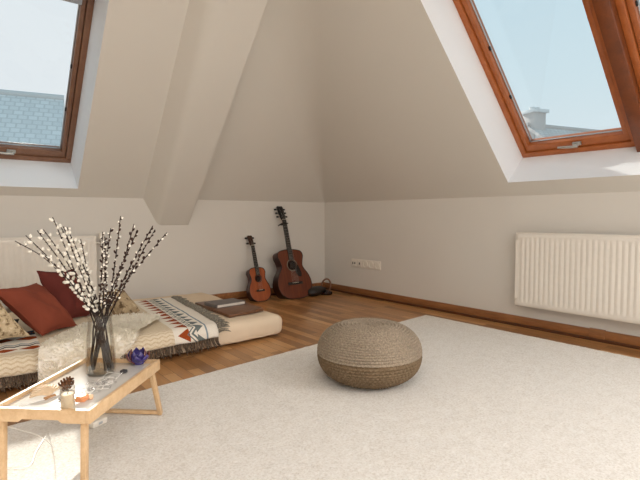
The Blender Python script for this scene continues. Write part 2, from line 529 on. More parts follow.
# ------------------------------------------------------------------ pouf
def yarn_mat(name, c1, c2, c3):
    k = NT(name); k.set(.95, 0, .1)
    f = k.noise(150, detail=2, rough=.6)
    c = k.ramp(f, [(.3, c1), (.5, c2), (.7, c3)])
    k.col(c); k.bump(k.noise(300, detail=2), .4, .003)
    return k.m
def pouf():
    r0 = Vector((1.603, 1.645, .016)); d = Vector((r0.x, r0.y, 0)).normalized()
    c = r0+d*.115; a = .254; b = .1435
    root = empty('pouf', c, 'round knitted taupe floor pouf standing on the cream rug', 'pouf')
    def shape(t):   # t 0 (top) .. 1 (bottom): superellipse profile
        an = t*PI
        s = math.sin(an); q = math.cos(an)
        r = a*abs(s)**.72; z = b+b*(abs(q)**.86)*(1 if q >= 0 else -1)
        if q > .9: z -= .012*(q-.9)/.1
        return r, max(z, 0)
    def part(t0, t1, rows, stitches, amp, sub, mi):
        per = 5
        def f(u, v):
            t = t0+(t1-t0)*v; r, z = shape(t)
            r2, z2 = shape(min(1, t+.004)); n = Vector((z-z2, 0, r2-r))
            n = Vector((-(z2-z), 0, (r2-r))); n = Vector((z-z2, r2-r)).normalized()
            row = (v*rows+u) ; ro = abs(math.sin(PI*row))
            st = abs(math.sin(PI*(u*stitches+math.floor(row)*.5)))
            h = amp*(ro**.5*(.5+.5*st**.5)) * min(1, r/.05)
            an = 2*PI*u
            return ((r+n.x*h)*math.cos(an), (r+n.x*h)*math.sin(an), z+n.y*h)
        return MB().add(*grid(f, stitches*per, rows*per+1, cu=True))
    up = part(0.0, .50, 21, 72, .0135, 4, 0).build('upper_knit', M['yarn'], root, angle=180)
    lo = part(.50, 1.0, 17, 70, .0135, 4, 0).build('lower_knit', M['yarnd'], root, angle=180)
    return root
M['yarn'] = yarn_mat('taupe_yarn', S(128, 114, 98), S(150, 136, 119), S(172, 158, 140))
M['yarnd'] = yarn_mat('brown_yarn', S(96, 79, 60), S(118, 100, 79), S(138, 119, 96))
pouf()

# ------------------------------------------------------------------ mattress and bedding
MT = .15
def rbox_height(d, r):
    return 1.0
M['sheet'] = plain('cream_sheet', S(223, 204, 179), .9, 0, .1, .05, 5, .25, .006, 18)
def front_y(x): return 2.70+.045*(x-.2)
def mattress():
    x0, x1, yb = -.15, 1.875, 4.12
    root = empty('mattress', (.9, 3.4, 0), 'low floor mattress in a cream fitted sheet along the wall', 'mattress')
    vs, fs = box((0, 0, 0), (1, 1, 1))
    bm = bmesh.new()
    nx, ny, nz = 84, 56, 7
    rc = .055
    def P(u, v, w):
        x = x0+(x1-x0)*u; yf = front_y(x); y = yf+(yb-yf)*v; z = .004+(MT-.004)*w
        return Vector((x, y, z))
    # surface of a rounded slab: project a cube grid onto a rounded box
    def rounded(p):
        yf = front_y(p.x)
        lo = Vector((x0+rc, yf+rc, .004+rc)); hi = Vector((x1-rc, yb-rc, MT-rc))
        q = Vector((min(max(p.x, lo.x), hi.x), min(max(p.y, lo.y), hi.y), min(max(p.z, lo.z), hi.z)))
        d = p-q
        # big round corners in plan
        if d.length > 1e-6: d = d.normalized()*rc
        r = q+d
        n = noise.noise(Vector((p.x*5, p.y*5, p.z*9)))*.006+noise.noise(Vector((p.x*17, p.y*13, p.z*22)))*.0022
        r += d.normalized()*n if d.length > 1e-6 else Vector((0, 0, 0))
        r.z = max(r.z, .002)
        return r
    mb = MB()
    faces = [(lambda u, v: P(u, v, 1), nx, ny), (lambda u, v: P(u, v, 0), 12, 8),
             (lambda u, v: P(u, 0, v), nx, nz*2), (lambda u, v: P(u, 1, v), nx, nz*2),
             (lambda u, v: P(0, u, v), ny, nz*2), (lambda u, v: P(1, u, v), ny, nz*2)]
    for fn, a, b in faces:
        mb.add(*grid(lambda u, v, fn=fn: rounded(fn(u, v)), a, b))
    o = mb.shift((-.9, -3.4, 0)).build('fitted_sheet', M['sheet'], root, angle=180)
    # elastic hem near the floor
    pts = [(x0+(x1-x0)*i/40+0, front_y(x0+(x1-x0)*i/40)+.004, .03+.004*math.sin(i*1.7)) for i in range(2, 39)]
    pts += [(x1-.004, front_y(x1)+.07+i*.06, .03+.004*math.sin(i*2.1)) for i in range(20)]
    MB().add(*tube(pts, .0035, 6)).shift((-.9, -3.4, 0)).build('elastic_hem', M['sheet'], root)
mattress()

def bed_surface(x, y, lift):
    """point following the mattress top and draping over its front edge; y below the front edge becomes a drop"""
    yf = front_y(x); r = .05
    zt = MT+lift
    if y >= yf+r: return Vector((x, y, zt))
    s = yf+r-y          # arc length beyond the straight part
    R_ = r+lift; q = R_*PI/2
    if s < q:
        a = s/R_; return Vector((x, yf+r-R_*math.sin(a), zt-R_+R_*math.cos(a)))
    return Vector((x, yf-lift, zt-R_-(s-q)))

def blanket_mat():
    k = NT('woven_throw'); k.set(.95, 0, .1)
    uv = k.coord('UV')
    sp = k.new('ShaderNodeSeparateXYZ'); k.link(uv, sp.inputs[0]); x, y = sp.outputs[0], sp.outputs[1]  # metres: x from the right end, y from the hem
    def tri(v, period):   # 0..1 triangle wave
        return k.math('ABSOLUTE', k.math('SUBTRACT', k.math('MULTIPLY', k.math('FRACT', k.math('DIVIDE', v, period)), 2.0), 1.0))
    def band(v, a, b):
        return k.math('MULTIPLY', k.math('GREATER_THAN', v, a), k.math('LESS_THAN', v, b))
    cream = S(224, 209, 186); tan = S(206, 186, 158); white = S(232, 224, 212); grey = S(104, 112, 112); rust = S(150, 70, 34); navy = S(52, 62, 76); blue = S(128, 142, 152)
    # field: woven chevron
    zz = k.math('ADD', y, k.math('MULTIPLY', tri(x, .05), .012))
    ch = k.math('GREATER_THAN', k.math('FRACT', k.math('DIVIDE', zz, .024)), .62)
    c = k.mix(ch, cream, tan)
    # border band at the right end: x .02 .. .26
    t = tri(y, .1)
    c = k.mix(band(x, .0, .30), c, white)
    # rust triangles pointing left on the inner side
    dx = k.math('SUBTRACT', .285, x)
    c = k.mix(k.math('MULTIPLY', band(x, .20, .285), k.math('LESS_THAN', k.math('DIVIDE', k.math('SUBTRACT', .285, x), .085), k.math('SUBTRACT', 1.0, k.math('MULTIPLY', t, 1.5)))), c, c)
    c = k.mix(k.math('MULTIPLY', band(x, .195, .27), k.math('LESS_THAN', t, k.math('DIVIDE', k.math('SUBTRACT', x, .195), .085))), c, white)
    c = k.mix(k.math('MULTIPLY', band(x, .20, .28), k.math('LESS_THAN', t, k.math('SUBTRACT', .92, k.math('DIVIDE', k.math('SUBTRACT', x, .20), .085)))), c, rust)
    # grey zigzags
    z1 = k.math('ADD', x, k.math('MULTIPLY', t, .05))
    c = k.mix(band(z1, .175, .192), c, grey)
    c = k.mix(band(z1, .208, .218), c, grey)
    c = k.mix(k.math('MULTIPLY', band(x, .095, .15), k.math('GREATER_THAN', t, k.math('DIVIDE', k.math('SUBTRACT', .155, x), .06))), c, grey)
    c = k.mix(band(x, .075, .087), c, blue)
    # woven motif panel near the front edge at the pillow end (x > 1.02, y .1 .. .5)
    pan = k.math('GREATER_THAN', x, 1.0)
    t2 = tri(x, .13); t3 = tri(x, .07)
    def pm(mask, c, colr): return k.mix(k.math('MULTIPLY', pan, mask), c, colr)
    c = pm(band(y, .17, .62), c, white)
    c = pm(k.math('LESS_THAN', k.math('ABSOLUTE', k.math('SUBTRACT', y, .225)), k.math('MULTIPLY', t2, .035)), c, rust)
    z2 = k.math('ADD', y, k.math('MULTIPLY', t3, .03))
    c = pm(band(z2, .295, .317), c, navy); c = pm(band(z2, .335, .352), c, blue)
    c = pm(k.math('LESS_THAN', k.math('ABSOLUTE', k.math('SUBTRACT', y, .45)), k.math('MULTIPLY', t2, .045)), c, rust)
    c = pm(band(y, .52, .62), c, navy)
    c = pm(k.math('LESS_THAN', k.math('ABSOLUTE', k.math('SUBTRACT', y, .57)), k.math('MULTIPLY', t3, .03)), c, rust)
    # small rust leaves near the wall side
    c = k.mix(k.math('MULTIPLY', k.math('MULTIPLY', band(y, .52, .60), band(x, .36, .62)), k.math('GREATER_THAN', tri(x, .09), k.math('ADD', .35, k.math('MULTIPLY', tri(y, .08), .5)))), c, rust)
    f = k.noise(220, detail=2)
    c = k.mix(.25, c, k.ramp(f, [(.3, (.25, .22, .18, 1)), (.7, (1, .97, .9, 1))]), 'OVERLAY')
    k.col(c)
    h = k.math('ADD', k.math('MULTIPLY', ch, .4), k.noise(180, uv, 3))
    k.bump(h, .5, .004)
    return k.m
M['throw'] = blanket_mat()
M['fringe'] = plain('grey_fringe_yarn', S(128, 122, 110), .95, 0, .1, .5, 90)
M['fringe_d'] = plain('brown_fringe_yarn', S(88, 74, 62), .95, 0, .1, .35, 60)
def end_x(y): return 1.352+.118*(y-2.86)
BLX0 = -.12
HEM = 2.70-.135
def throw():
    root = empty('throw_blanket', (.7, 3.2, MT), 'cream woven throw with rust and grey bands and dark fringe on the mattress', 'blanket')
    yb = 3.90
    def f(u, v):
        # y runs from hem (v=0) to back
        y0 = HEM+.045*(.0)
        xx = BLX0+(end_x(3.2)-BLX0)*u
        yh = front_y(xx)-.075
        y = yh+(yb-yh)*v
        x = BLX0+(end_x(y if y > 2.75 else 2.75)-BLX0)*u
        lift = .013+.004*(noise.noise(Vector((x*4, y*4, 3)))+1)/1+.0025*noise.noise(Vector((x*14, y*14, 1)))
        p = bed_surface(x, y, lift)
        if v < .12: p.y -= .006*(1+math.sin(x*23))*(.12-v)/.12
        return p
    vs, fs, uvs = grid(f, 150, 110, uv=True)
    out = []
    for (u, v), p in zip(uvs, vs):
        xx = BLX0+(end_x(3.2)-BLX0)*u; yh = front_y(xx)-.075
        out.append(((1-u)*(end_x(3.2)-BLX0), v*(yb-yh)))
    mb = MB().add(vs, fs, uv=out)
    o = mb.build('woven_cloth', M['throw'], root, angle=180, M=Matrix.Translation((-.7, -3.2, -MT)))
    md = o.modifiers.new('thickness', 'SOLIDIFY'); md.thickness = .006; md.offset = 1
    # hem fringe hanging to the floor
    fr = MB()
    def strand(pts, r0):
        fr.add(*tube(pts, [r0, r0*1.25, r0*1.1, r0*.5], 5))
    n = 230
    for i in range(n):
        u = (i+rnd.random()*.7)/n; p = f(u, 0)
        a = rnd.gauss(.006, .016); L = min(p.z-.003, rnd.uniform(.045, .065))
        out_ = rnd.uniform(.005, .03)
        strand([p, p+Vector((a*.3, -.004, -L*.4)), p+Vector((a*.7, -out_*.6, -L*.8)), (p.x+a, p.y-out_-.008, max(.004, p.z-L))], .0032)
    fr.build('hem_fringe', M['fringe_d'], root, M=Matrix.Translation((-.7, -3.2, -MT)))
    fr.v, fr.f, fr.mi, fr.uv = [], [], [], []
    n = 170
    for i in range(n):
        v = .02+.98*(i+rnd.random()*.7)/n; p = f(1, v)
        L = rnd.uniform(.04, .085); q = [p]
        dy = rnd.gauss(-.01, .026)
        yy = p.y
        top = bed_surface(p.x, yy, .004).z
        for s in (.35, .75, 1):
            b = Vector((p.x+L*s, p.y+dy*s, p.z+(.006*math.sin(s*PI)) + .003))
            q.append(b)
        strand(q, .0032)
    fr.build('end_fringe', M['fringe'], root, M=Matrix.Translation((-.7, -3.2, -MT)))
throw()

# sheepskin ---------------------------------------------------------------
M['skin'] = plain('sheepskin_hide', S(250, 245, 236), 1, 0, .05, .03, 40, .5, .004, 260)
def fleece_mat():
    k = NT('sheepskin_fleece'); k.set(1, 0, .02); k.col(S(250, 246, 236))
    tl = k.new('ShaderNodeBsdfTranslucent'); tl.inputs[0].default_value = S(250, 246, 236)
    mx = k.new('ShaderNodeMixShader'); mx.inputs[0].default_value = .5
    k.link(k.b.outputs[0], mx.inputs[1]); k.link(tl.outputs[0], mx.inputs[2]); k.link(mx.outputs[0], k.out.inputs['Surface'])
    return k.m
M['fleece'] = fleece_mat()
def sheepskin():
    # outline in (x, y) bed coordinates; y under the front edge hangs down the side
    pts = [(.345, 2.53), (.34, 2.66), (.38, 2.80), (.48, 2.93), (.56, 3.02), (.62, 3.12), (.68, 3.10), (.78, 3.17), (.88, 3.27), (.99, 3.24),
           (1.09, 3.14), (1.07, 3.04), (1.00, 2.96), (.92, 2.86), (.86, 2.79), (.82, 2.70), (.74, 2.62), (.66, 2.55), (.52, 2.55), (.42, 2.53)]
    out = catmull([(a, b, 0) for a, b in pts], 8, True)
    cx, cy = .68, 2.86
    c = Vector((cx, cy, 0))
    root = empty('sheepskin', (cx, cy, MT), 'fluffy cream-white sheepskin draped over the mattress edge behind the vase', 'sheepskin')
    rings = 34; n = len(out)
    L = .024
    def lift(t): return .040+.016*(1-t**3)
    vs = [bed_surface(cx, cy, lift(0))]; fs = []
    for r in range(1, rings+1):
        t = r/rings
        for p in out:
            q = c.lerp(p, t)
            vs.append(bed_surface(q.x, q.y, lift(t)+(.007*noise.noise(q*24)+.005*noise.noise(q*55))*(1-.5*t)))
    for i in range(n): fs.append((0, 1+i, 1+(i+1) % n))
    for r in range(rings-1):
        for i in range(n):
            a = 1+r*n+i; b = 1+r*n+(i+1) % n; fs.append((a, b, b+n, a+n))
    MB().add(vs, fs).build('hide', M['skin'], root, angle=180, M=Matrix.Translation((-cx, -cy, -MT)))
    # fleece locks
    mb = MB(); rr = random.Random(3)
    for k in range(6500):
        i = rr.randrange(n); t = math.sqrt(rr.random())*1.0
        p = out[i].lerp(out[(i+1) % n], rr.random()); q = c.lerp(p, t)
        b = bed_surface(q.x, q.y, lift(t))
        e = .01
        du = bed_surface(q.x+e, q.y, lift(t))-b; dv = bed_surface(q.x, q.y+e, lift(t))-b
        nn = du.cross(dv).normalized()
        cl = Vector((noise.noise(Vector((q.x*16, q.y*16, 0))), noise.noise(Vector((q.x*16, q.y*16, 7))), 0))
        od = (q-c).normalized()
        tl = cl*1.0+Vector((rr.uniform(-.6, .6), rr.uniform(-.6, .6), 0))+od*(.5*t**3)+Vector((0, -.3, -.15))
        d = (nn*.62+tl*.9).normalized()*rr.uniform(.013, .026)
        side = d.cross(nn); side = side.normalized()*.003 if side.length > 1e-6 else Vector((.003, 0, 0))
        m = b+d*.55+nn*.003
        tip = b+d+Vector((rr.uniform(-.006, .006), rr.uniform(-.006, .006), -.003))
        if tip.z < .004: tip.z = .004
        mb.add([b-side, b+side, m+side*.9, m-side*.9, tip], [(0, 1, 2, 3), (3, 2, 4)])
    fo = mb.build('fleece', M['fleece'], root, angle=180, M=Matrix.Translation((-cx, -cy, -MT)))
sheepskin()

# cushions -----------------------------------------------------------------
def fabric(name, c, var=.1, bs=260, bump=.3, nscale=6):
    return plain(name, c, .92, 0, .15, var, nscale, bump, .002, bs)
M['rust'] = fabric('rust_velvet', S(130, 66, 49))
M['rust2'] = fabric('dark_rust_velvet', S(102, 48, 42))
def speckle(name, base, dots, d2, sc_=70):
    k = NT(name); k.set(.95, 0, .1)
    v = k.new('ShaderNodeTexVoronoi'); v.inputs['Scale'].default_value = sc_; k.link(k.coord(), v.inputs['Vector'])
    f = k.noise(sc_*.6, detail=3, rough=.65)
    c = k.ramp(f, [(.38, dots), (.48, base), (.6, base), (.68, d2)])
    k.col(c); k.bump(v.outputs['Distance'], .4, .003); return k.m
M['spk'] = speckle('speckled_beige_weave', S(198, 178, 146), S(128, 106, 78), S(222, 206, 178))
M['spk2'] = speckle('mottled_brown_weave', S(174, 154, 124), S(96, 78, 58), S(198, 180, 150), 40)
M['greyw'] = fabric('pale_grey_linen', S(204, 198, 190))
M['navy'] = fabric('dark_blue_linen', S(44, 50, 58))
def cushion(name, C, thick, mat, label, pip=None, puff=(0, 0, 0)):
    C = [Vector(c) for c in C]; ctr = sum(C, Vector())/4
    root = empty(name, (ctr.x, ctr.y, min(c.z for c in C)), label, 'cushion', 'cushions piled on the mattress')
    nrm = (C[1]-C[0]+C[2]-C[3]).cross(C[3]-C[0]+C[2]-C[1]).normalized()
    def mid(u, v):
        # edges pulled in so that the corners read as ears
        pu = .05*math.sin(PI*u)*(1-2*v); pv = .05*math.sin(PI*v)*(1-2*u)
        uu = min(1, max(0, u+pv)); vv = min(1, max(0, v+pu))
        return (C[0]*(1-uu)+C[1]*uu)*(1-vv)+(C[3]*(1-uu)+C[2]*uu)*vv
    def th(u, v):
        a = 1-abs(2*u-1)**2.6; b = 1-abs(2*v-1)**2.6
        return thick/2*(a*b)**.55
    mb = MB()
    for s in (1, -1):
        def f(u, v):
            p = mid(u, v); w_ = noise.noise(Vector((u*4+ctr.x*9, v*4, s)))*.014*min(1, 4*min(u, 1-u, v, 1-v)+.1)
            w_ += noise.noise(Vector((u*9+ctr.x*9, v*9, s+5)))*.004
            return p+nrm*s*(th(u, v)+(w_ if 0 < u < 1 and 0 < v < 1 else 0))+Vector((0, 0, 0))
        mb.add(*grid(f, 41, 41))
    L = Matrix.Translation(-Vector(root.location))
    mb.build('cover', mat, root, angle=180, M=L)
    ring = [mid(i/24, 0) for i in range(24)]+[mid(1, i/24) for i in range(24)]+[mid(1-i/24, 1) for i in range(24)]+[mid(0, 1-i/24) for i in range(24)]
    MB().add(*tube(ring, .0035, 6, True)).build('seam', pip or mat, root, M=L)
    return root
cushion('cushion', [(.19, 3.10, .452), (.435, 3.40, .432), (.622, 3.21, .172), (.41, 3.04, .18)], .155, M['rust'],
        'large rust-red cushion leaning on the mattress, in front of the darker one')
cushion('cushion', [(.455, 3.52, .497), (.70, 3.66, .48), (.775, 3.52, .165), (.54, 3.33, .175)], .15, M['rust2'],
        'darker red-brown cushion behind the willow stems and the rust one')
cushion('cushion', [(.00, 3.12, .46), (.205, 3.02, .405), (.345, 3.00, .195), (.16, 2.98, .19)], .10, M['spk'],
        'beige speckled cushion tipped against the rust one at the picture edge')
cushion('cushion', [(-.12, 3.62, .52), (.22, 3.42, .49), (.27, 3.25, .23), (-.05, 3.3, .2)], .12, M['greyw'],
        'pale grey linen cushion half hidden beyond the beige speckled one')
cushion('cushion', [(-.1, 3.42, .212), (.34, 3.44, .212), (.33, 3.06, .21), (-.1, 2.95, .21)], .05, M['navy'],
        'dark blue flat cushion lying under the rust and beige ones')
cushion('cushion', [(.82, 3.48, .31), (.95, 3.50, .325), (1.04, 3.34, .195), (.90, 3.26, .155)], .17, M['spk2'],
        'mottled tan cushion on the mattress, between willow stems and rafter')

# board and notebook ----------------------------------------------------------
M['board'] = wood('dark_board_wood', S(92, 60, 40), S(122, 82, 54), (3, 9, 3), .4)
M['paper'] = plain('paper_edges', S(214, 206, 194), .8, 0, .2, .05)
M['cover'] = plain('grey_book_cover', S(116, 108, 104), .6, 0, .3, .08)
def board():
    P = [(1.502, 2.905), (1.812, 2.965), (1.848, 3.49), (1.515, 3.50)]
    z0, z1 = MT+.004, MT+.026
    c = Vector((1.67, 3.21, z0))
    vs = [(x, y, z0) for x, y in P]+[(x, y, z1) for x, y in P]
    bm = bmesh.new(); bv = [bm.verts.new(v) for v in vs]
    for f in [(0, 1, 2, 3), (4, 5, 6, 7), (0, 1, 5, 4), (1, 2, 6, 5), (2, 3, 7, 6), (3, 0, 4, 7)]: bm.faces.new([bv[i] for i in f])
    bmesh.ops.recalc_face_normals(bm, faces=bm.faces)
    bmesh.ops.bevel(bm, geom=bm.edges[:], offset=.004, segments=2, profile=.5, affect='EDGES'); bm.verts.index_update()
    mb = MB().add([v.co.copy() for v in bm.verts], [tuple(v.index for v in f.verts) for f in bm.faces]); bm.free()
    o = mb.build('lap_board', M['board'], loc=c)
    tag(o, 'dark brown wooden lap board lying flat at the free end of the mattress', 'board')
    R = Matrix.Translation((1.655, 3.262, z1)) @ Matrix.Rotation(.10, 4, 'Z')
    b = empty('notebook', (1.655, 3.262, z1), 'small grey notebook with pale pages lying on the dark board', 'book')
    b.rotation_euler = (0, 0, .10)
    MB().add(*box((-.122, -.085, .004), (.120, .085, .022), .001)).build('page_block', M['paper'], b)
    MB().add(*box((-.125, -.088, .022), (.125, .088, .026), .001)).build('front_cover', M['cover'], b)
    MB().add(*box((-.125, -.088, 0), (.125, .088, .004), .001)).build('back_cover', M['cover'], b)
    MB().add(*box((-.127, -.088, .001), (-.121, .088, .025), .001)).build('spine', M['cover'], b)
board()

# ------------------------------------------------------------------ guitars
def varnish(name, c1, c2):
    k = NT(name); k.set(.28, 0, .5)
    f = k.noise(4, k.coord('Object', (14, 14, 1.2)), 5, .6)
    k.col(k.ramp(f, [(.3, c1), (.7, c2)])); return k.m
M['mahog'] = varnish('mahogany_top', S(84, 36, 18), S(114, 54, 26))
M['mahogd'] = varnish('mahogany_sides', S(48, 22, 14), S(66, 32, 20))
M['uketop'] = varnish('ukulele_top', S(140, 66, 30), S(170, 88, 42))
M['neck'] = varnish('dark_neck', S(50, 32, 24), S(66, 42, 30))
M['ebony'] = plain('ebony', S(24, 20, 18), .45)
M['bone'] = plain('bone', S(214, 204, 184), .4)
M['abalone'] = plain('abalone', S(120, 112, 98), .4)
M['steel'] = plain('steel', S(170, 168, 164), .3, .9)
M['shell'] = plain('tortoise_pickguard', S(34, 20, 16), .2, 0, .5, .3)
def guitar(name, loc, lean, rz, P, label, cat, top, nstr):
    """local frame: z along the neck, front faces -y"""
    root = empty(name, loc, label, cat)
    root.rotation_euler = (-lean, P.get('roll', 0), rz)
    half = catmull([(x, 0, z) for x, z in P['out']], 8)
    ring = half+[Vector((-p.x, 0, p.z)) for p in half[-2:0:-1]]
    n = len(ring); D = P['depth']; hz, hr = P['hole']
    # top with a real sound hole
    mb = MB(); vs = []; fs = []
    hc = Vector((0, 0, hz))
    for k in range(6):
        t = k/5
        for p in ring:
            d = (p-hc); q = hc+d.normalized()*hr
            w_ = q.lerp(p, t); vs.append((w_.x, -.003*(1-abs(2*t-1)), w_.z))
    for k in range(5):
        for i in range(n): fs.append((k*n+i, k*n+(i+1) % n, (k+1)*n+(i+1) % n, (k+1)*n+i))
    # hole rim thickness
    m = len(vs)
    for p in ring:
        d = (p-hc); q = hc+d.normalized()*hr; vs.append((q.x, .004, q.z))
    for i in range(n): fs.append((i, (i+1) % n, m+(i+1) % n, m+i))
    mb.add(vs, fs); mb.build('soundboard', top, root, angle=30)
    sd = MB(); vs = []; fs = []
    for y in (0, D*.5, D):
        for p in ring:
            dd = D*(1-.12*(p.z/P['len'])) if y == D else y
            vs.append((p.x, dd, p.z))
    for k in range(2):
        for i in range(n): fs.append((k*n+i, k*n+(i+1) % n, (k+1)*n+(i+1) % n, (k+1)*n+i))
    c0 = len(vs); vs.append((0, D+.008, P['len']*.4))
    for i in range(n): fs.append((2*n+i, 2*n+(i+1) % n, c0))
    sd.add(vs, fs).build('back_and_sides', M['mahogd'], root, angle=40)
    MB().add(*tube([p+Vector((0, -.0005, 0)) for p in ring], .0035, 6, True)).build('binding', M['ebony'], root)
    MB().add(*grid(lambda u, v: (math.cos(2*PI*u)*(hr+.003+.011*v*P['s']), -.0042, hz+math.sin(2*PI*u)*(hr+.003+.011*v*P['s'])), 40, 2, cu=True)).add(
        *tube([(math.cos(2*PI*i/32)*(hr+.008*P['s']), -.003, hz+math.sin(2*PI*i/32)*(hr+.008*P['s'])) for i in range(32)], .0018, 6, True)).build('rosette', M['abalone'] if P.get('ros') else M['ebony'], root)
    # bridge
    bz, bw = P['bridge']
    br = MB().add(*box((-bw/2, -.012, bz-.014*P['s']), (bw/2, -.001, bz+.014*P['s']), .003)).build('bridge', M['ebony'], root)
    MB().add(*box((-bw*.22, -.0155, bz+.002), (bw*.22, -.011, bz+.006), .001)).build('saddle', M['bone'], br)
    if P.get('guard'):
        g = [(hr*.75, hz-hr*.75), (hr*1.25, hz+.0), (hr*1.55, hz-.03), (hr*1.9, hz-.09), (hr*1.7, hz-.125), (hr*1.0, hz-.115), (hr*.55, hz-.07)]
        g = [Vector((x, 0, z)) for x, z in g]; g = catmull(g, 4, True); k = len(g)
        vs = [(p.x, -.0055, p.z) for p in g]+[(p.x, -.0025, p.z) for p in g]
        MB().add(vs, [tuple(range(k))]+[(i, (i+1) % k, (i+1) % k+k, i+k) for i in range(k)]).build('pickguard', M['shell'], root)
    # neck, fingerboard, head
    z0, z1 = P['len']-.02, P['nut']
    nw = P['nw']
    vs, fs = grid(lambda u, v: ((nw/2*(1.1-.2*v))*math.cos(PI*u), .0+ (.019+.012*max(0, 1-8*v))*math.sin(PI*u), z0+(z1-z0)*v), 12, 24)
    nk = MB().add(vs, fs); nk.add([vs[0], vs[11], (nw/2*1.1, -.004, z0)], [(0, 1, 2)])
    nk.build('neck', M['neck'], root)
    zf = hz+hr+.004
    fb = MB().add([(-nw/2*1.14, -.009, zf), (nw/2*1.14, -.009, zf), (nw/2*.92, -.009, z1), (-nw/2*.92, -.009, z1),
                   (-nw/2*1.14, .001, zf), (nw/2*1.14, .001, zf), (nw/2*.92, .001, z1), (-nw/2*.92, .001, z1)],
                  [(0, 1, 2, 3), (4, 5, 6, 7), (0, 1, 5, 4), (1, 2, 6, 5), (2, 3, 7, 6), (3, 0, 4, 7)])
    sl = z1-bz
    fm = MB()
    for i in range(1, 19):
        z = z1-sl*(1-2**(-i/12))
        if z < zf+.004: break
        fb.add(*box((-nw/2, -.0105, z-.0008), (nw/2, -.0088, z+.0008)), mi=1)
    fb.build('fingerboard', [M['ebony'], M['steel']], root)
    MB().add(*box((-nw/2*.95, -.012, z1), (nw/2*.95, .002, z1+.005), .001)).build('nut', M['bone'], root)
    hl = P['head']; hw = P['hw']
    HR = Matrix.Translation((0, 0, z1+.004)) @ Matrix.Rotation(-.23, 4, 'X')
    hd = MB()
    ol = [(-nw/2*.95, 0), (-hw*.42, hl*.2), (-hw/2, hl*.9), (-hw*.38, hl), (0, hl*.975), (hw*.38, hl), (hw/2, hl*.9), (hw*.42, hl*.2), (nw/2*.95, 0)]
    k = len(ol)
    vs = [(x, -.002, z) for x, z in ol]+[(x, .013, z) for x, z in ol]
    hd.add(vs, [tuple(range(k)), tuple(range(k, 2*k))]+[(i, (i+1) % k, (i+1) % k+k, i+k) for i in range(k)], HR)
    ho = hd.build('headstock', M['ebony'] if P.get('darkhead') else M['neck'], root)
    per = nstr//2
    st = MB()
    for s in (-1, 1):
        for i in range(per):
            z = hl*(.25+.55*i/max(1, per-1))
            x = s*hw*.28
            tm = MB()
            tm.add(*tube([(x, -.016, z), (x, .018, z)], .0035*max(.8, P['s']), 8), HR)
            tm.add(*tube([(x, .016, z), (s*hw*.62, .016, z)], .003, 8), HR)
            tm.add(*box((s*hw*.78-.012, .010, z-.008), (s*hw*.78+.012, .022, z+.008), .003), HR)
            tm.build('tuning_peg', M['steel'] if not P.get('darkpeg') else M['ebony'], ho)
            j = i if s < 0 else nstr-1-i
            xs = (j-(nstr-1)/2)/(nstr-1)*nw*.8; xb = (j-(nstr-1)/2)/(nstr-1)*bw*.42
            so = MB().add(*tube([(xb, -.016, bz), (xs, -.0135, z1+.004), HR @ Vector((x, -.012, z))], .0006, 5))
            so.build('string', M['steel'], root)
    return root
# acoustic
GP = dict(out=[(0, 0), (.098, .006), (.180, .058), (.210, .147), (.190, .236), (.145, .305), (.130, .345), (.142, .398), (.158, .45), (.138, .496), (.066, .516), (0, .518)],
          depth=.11, len=.518, hole=(.35, .052), bridge=(.158, .18), nut=.845, nw=.05, head=.165, hw=.072, s=1, guard=True, ros=True, darkhead=True, darkpeg=True)
gl = math.asin((YB-3.97-.02)/1.0)
guitar('acoustic_guitar', (2.83, 3.955, .004), .305, 0, GP,
       'reddish-brown acoustic guitar leaning in the corner, taller of the two instruments', 'guitar', M['mahog'], 6)
UP = dict(out=[(0, 0), (.055, .004), (.103, .04), (.122, .10), (.112, .155), (.088, .205), (.080, .235), (.086, .268), (.092, .30), (.076, .332), (.035, .345), (0, .346)],
          depth=.075, len=.346, hole=(.232, .03), bridge=(.108, .095), nut=.575, nw=.037, head=.115, hw=.052, s=.7, darkpeg=True)
guitar('ukulele', (2.455, 4.04, .004), .325, 0, UP,
       'small orange-brown ukulele leaning on the wall beside the acoustic guitar', 'ukulele', M['uketop'], 4)
# capo clipped on the guitar neck
def capo():
    Rg = Matrix.Translation((2.83, 3.955, .004)) @ Matrix.Rotation(-.305, 4, 'X')
    z = .80
    c = Rg @ Vector((0, -.02, z))
    root = empty('capo', c, 'small black capo clamped across the acoustic guitar neck', 'capo')
    L = Matrix.Translation(-c) @ Rg
    MB().add(*box((-.034, -.024, z-.006), (.034, -.013, z+.006), .003)).build('top_bar', M['black'], root, M=L)
    MB().add(*tube([(-.034, -.018, z), (-.042, .0, z), (-.038, .03, z), (-.012, .036, z), (.012, .036, z-.002)], .007, 8)).build('clamp_arm', M['black'], root, M=L)
    MB().add(*tube([(-.034, -.02, z), (-.07, -.026, z-.012), (-.10, -.02, z-.028)], [.007, .006, .005], 8)).build('lever', M['black'], root, M=L)
capo()
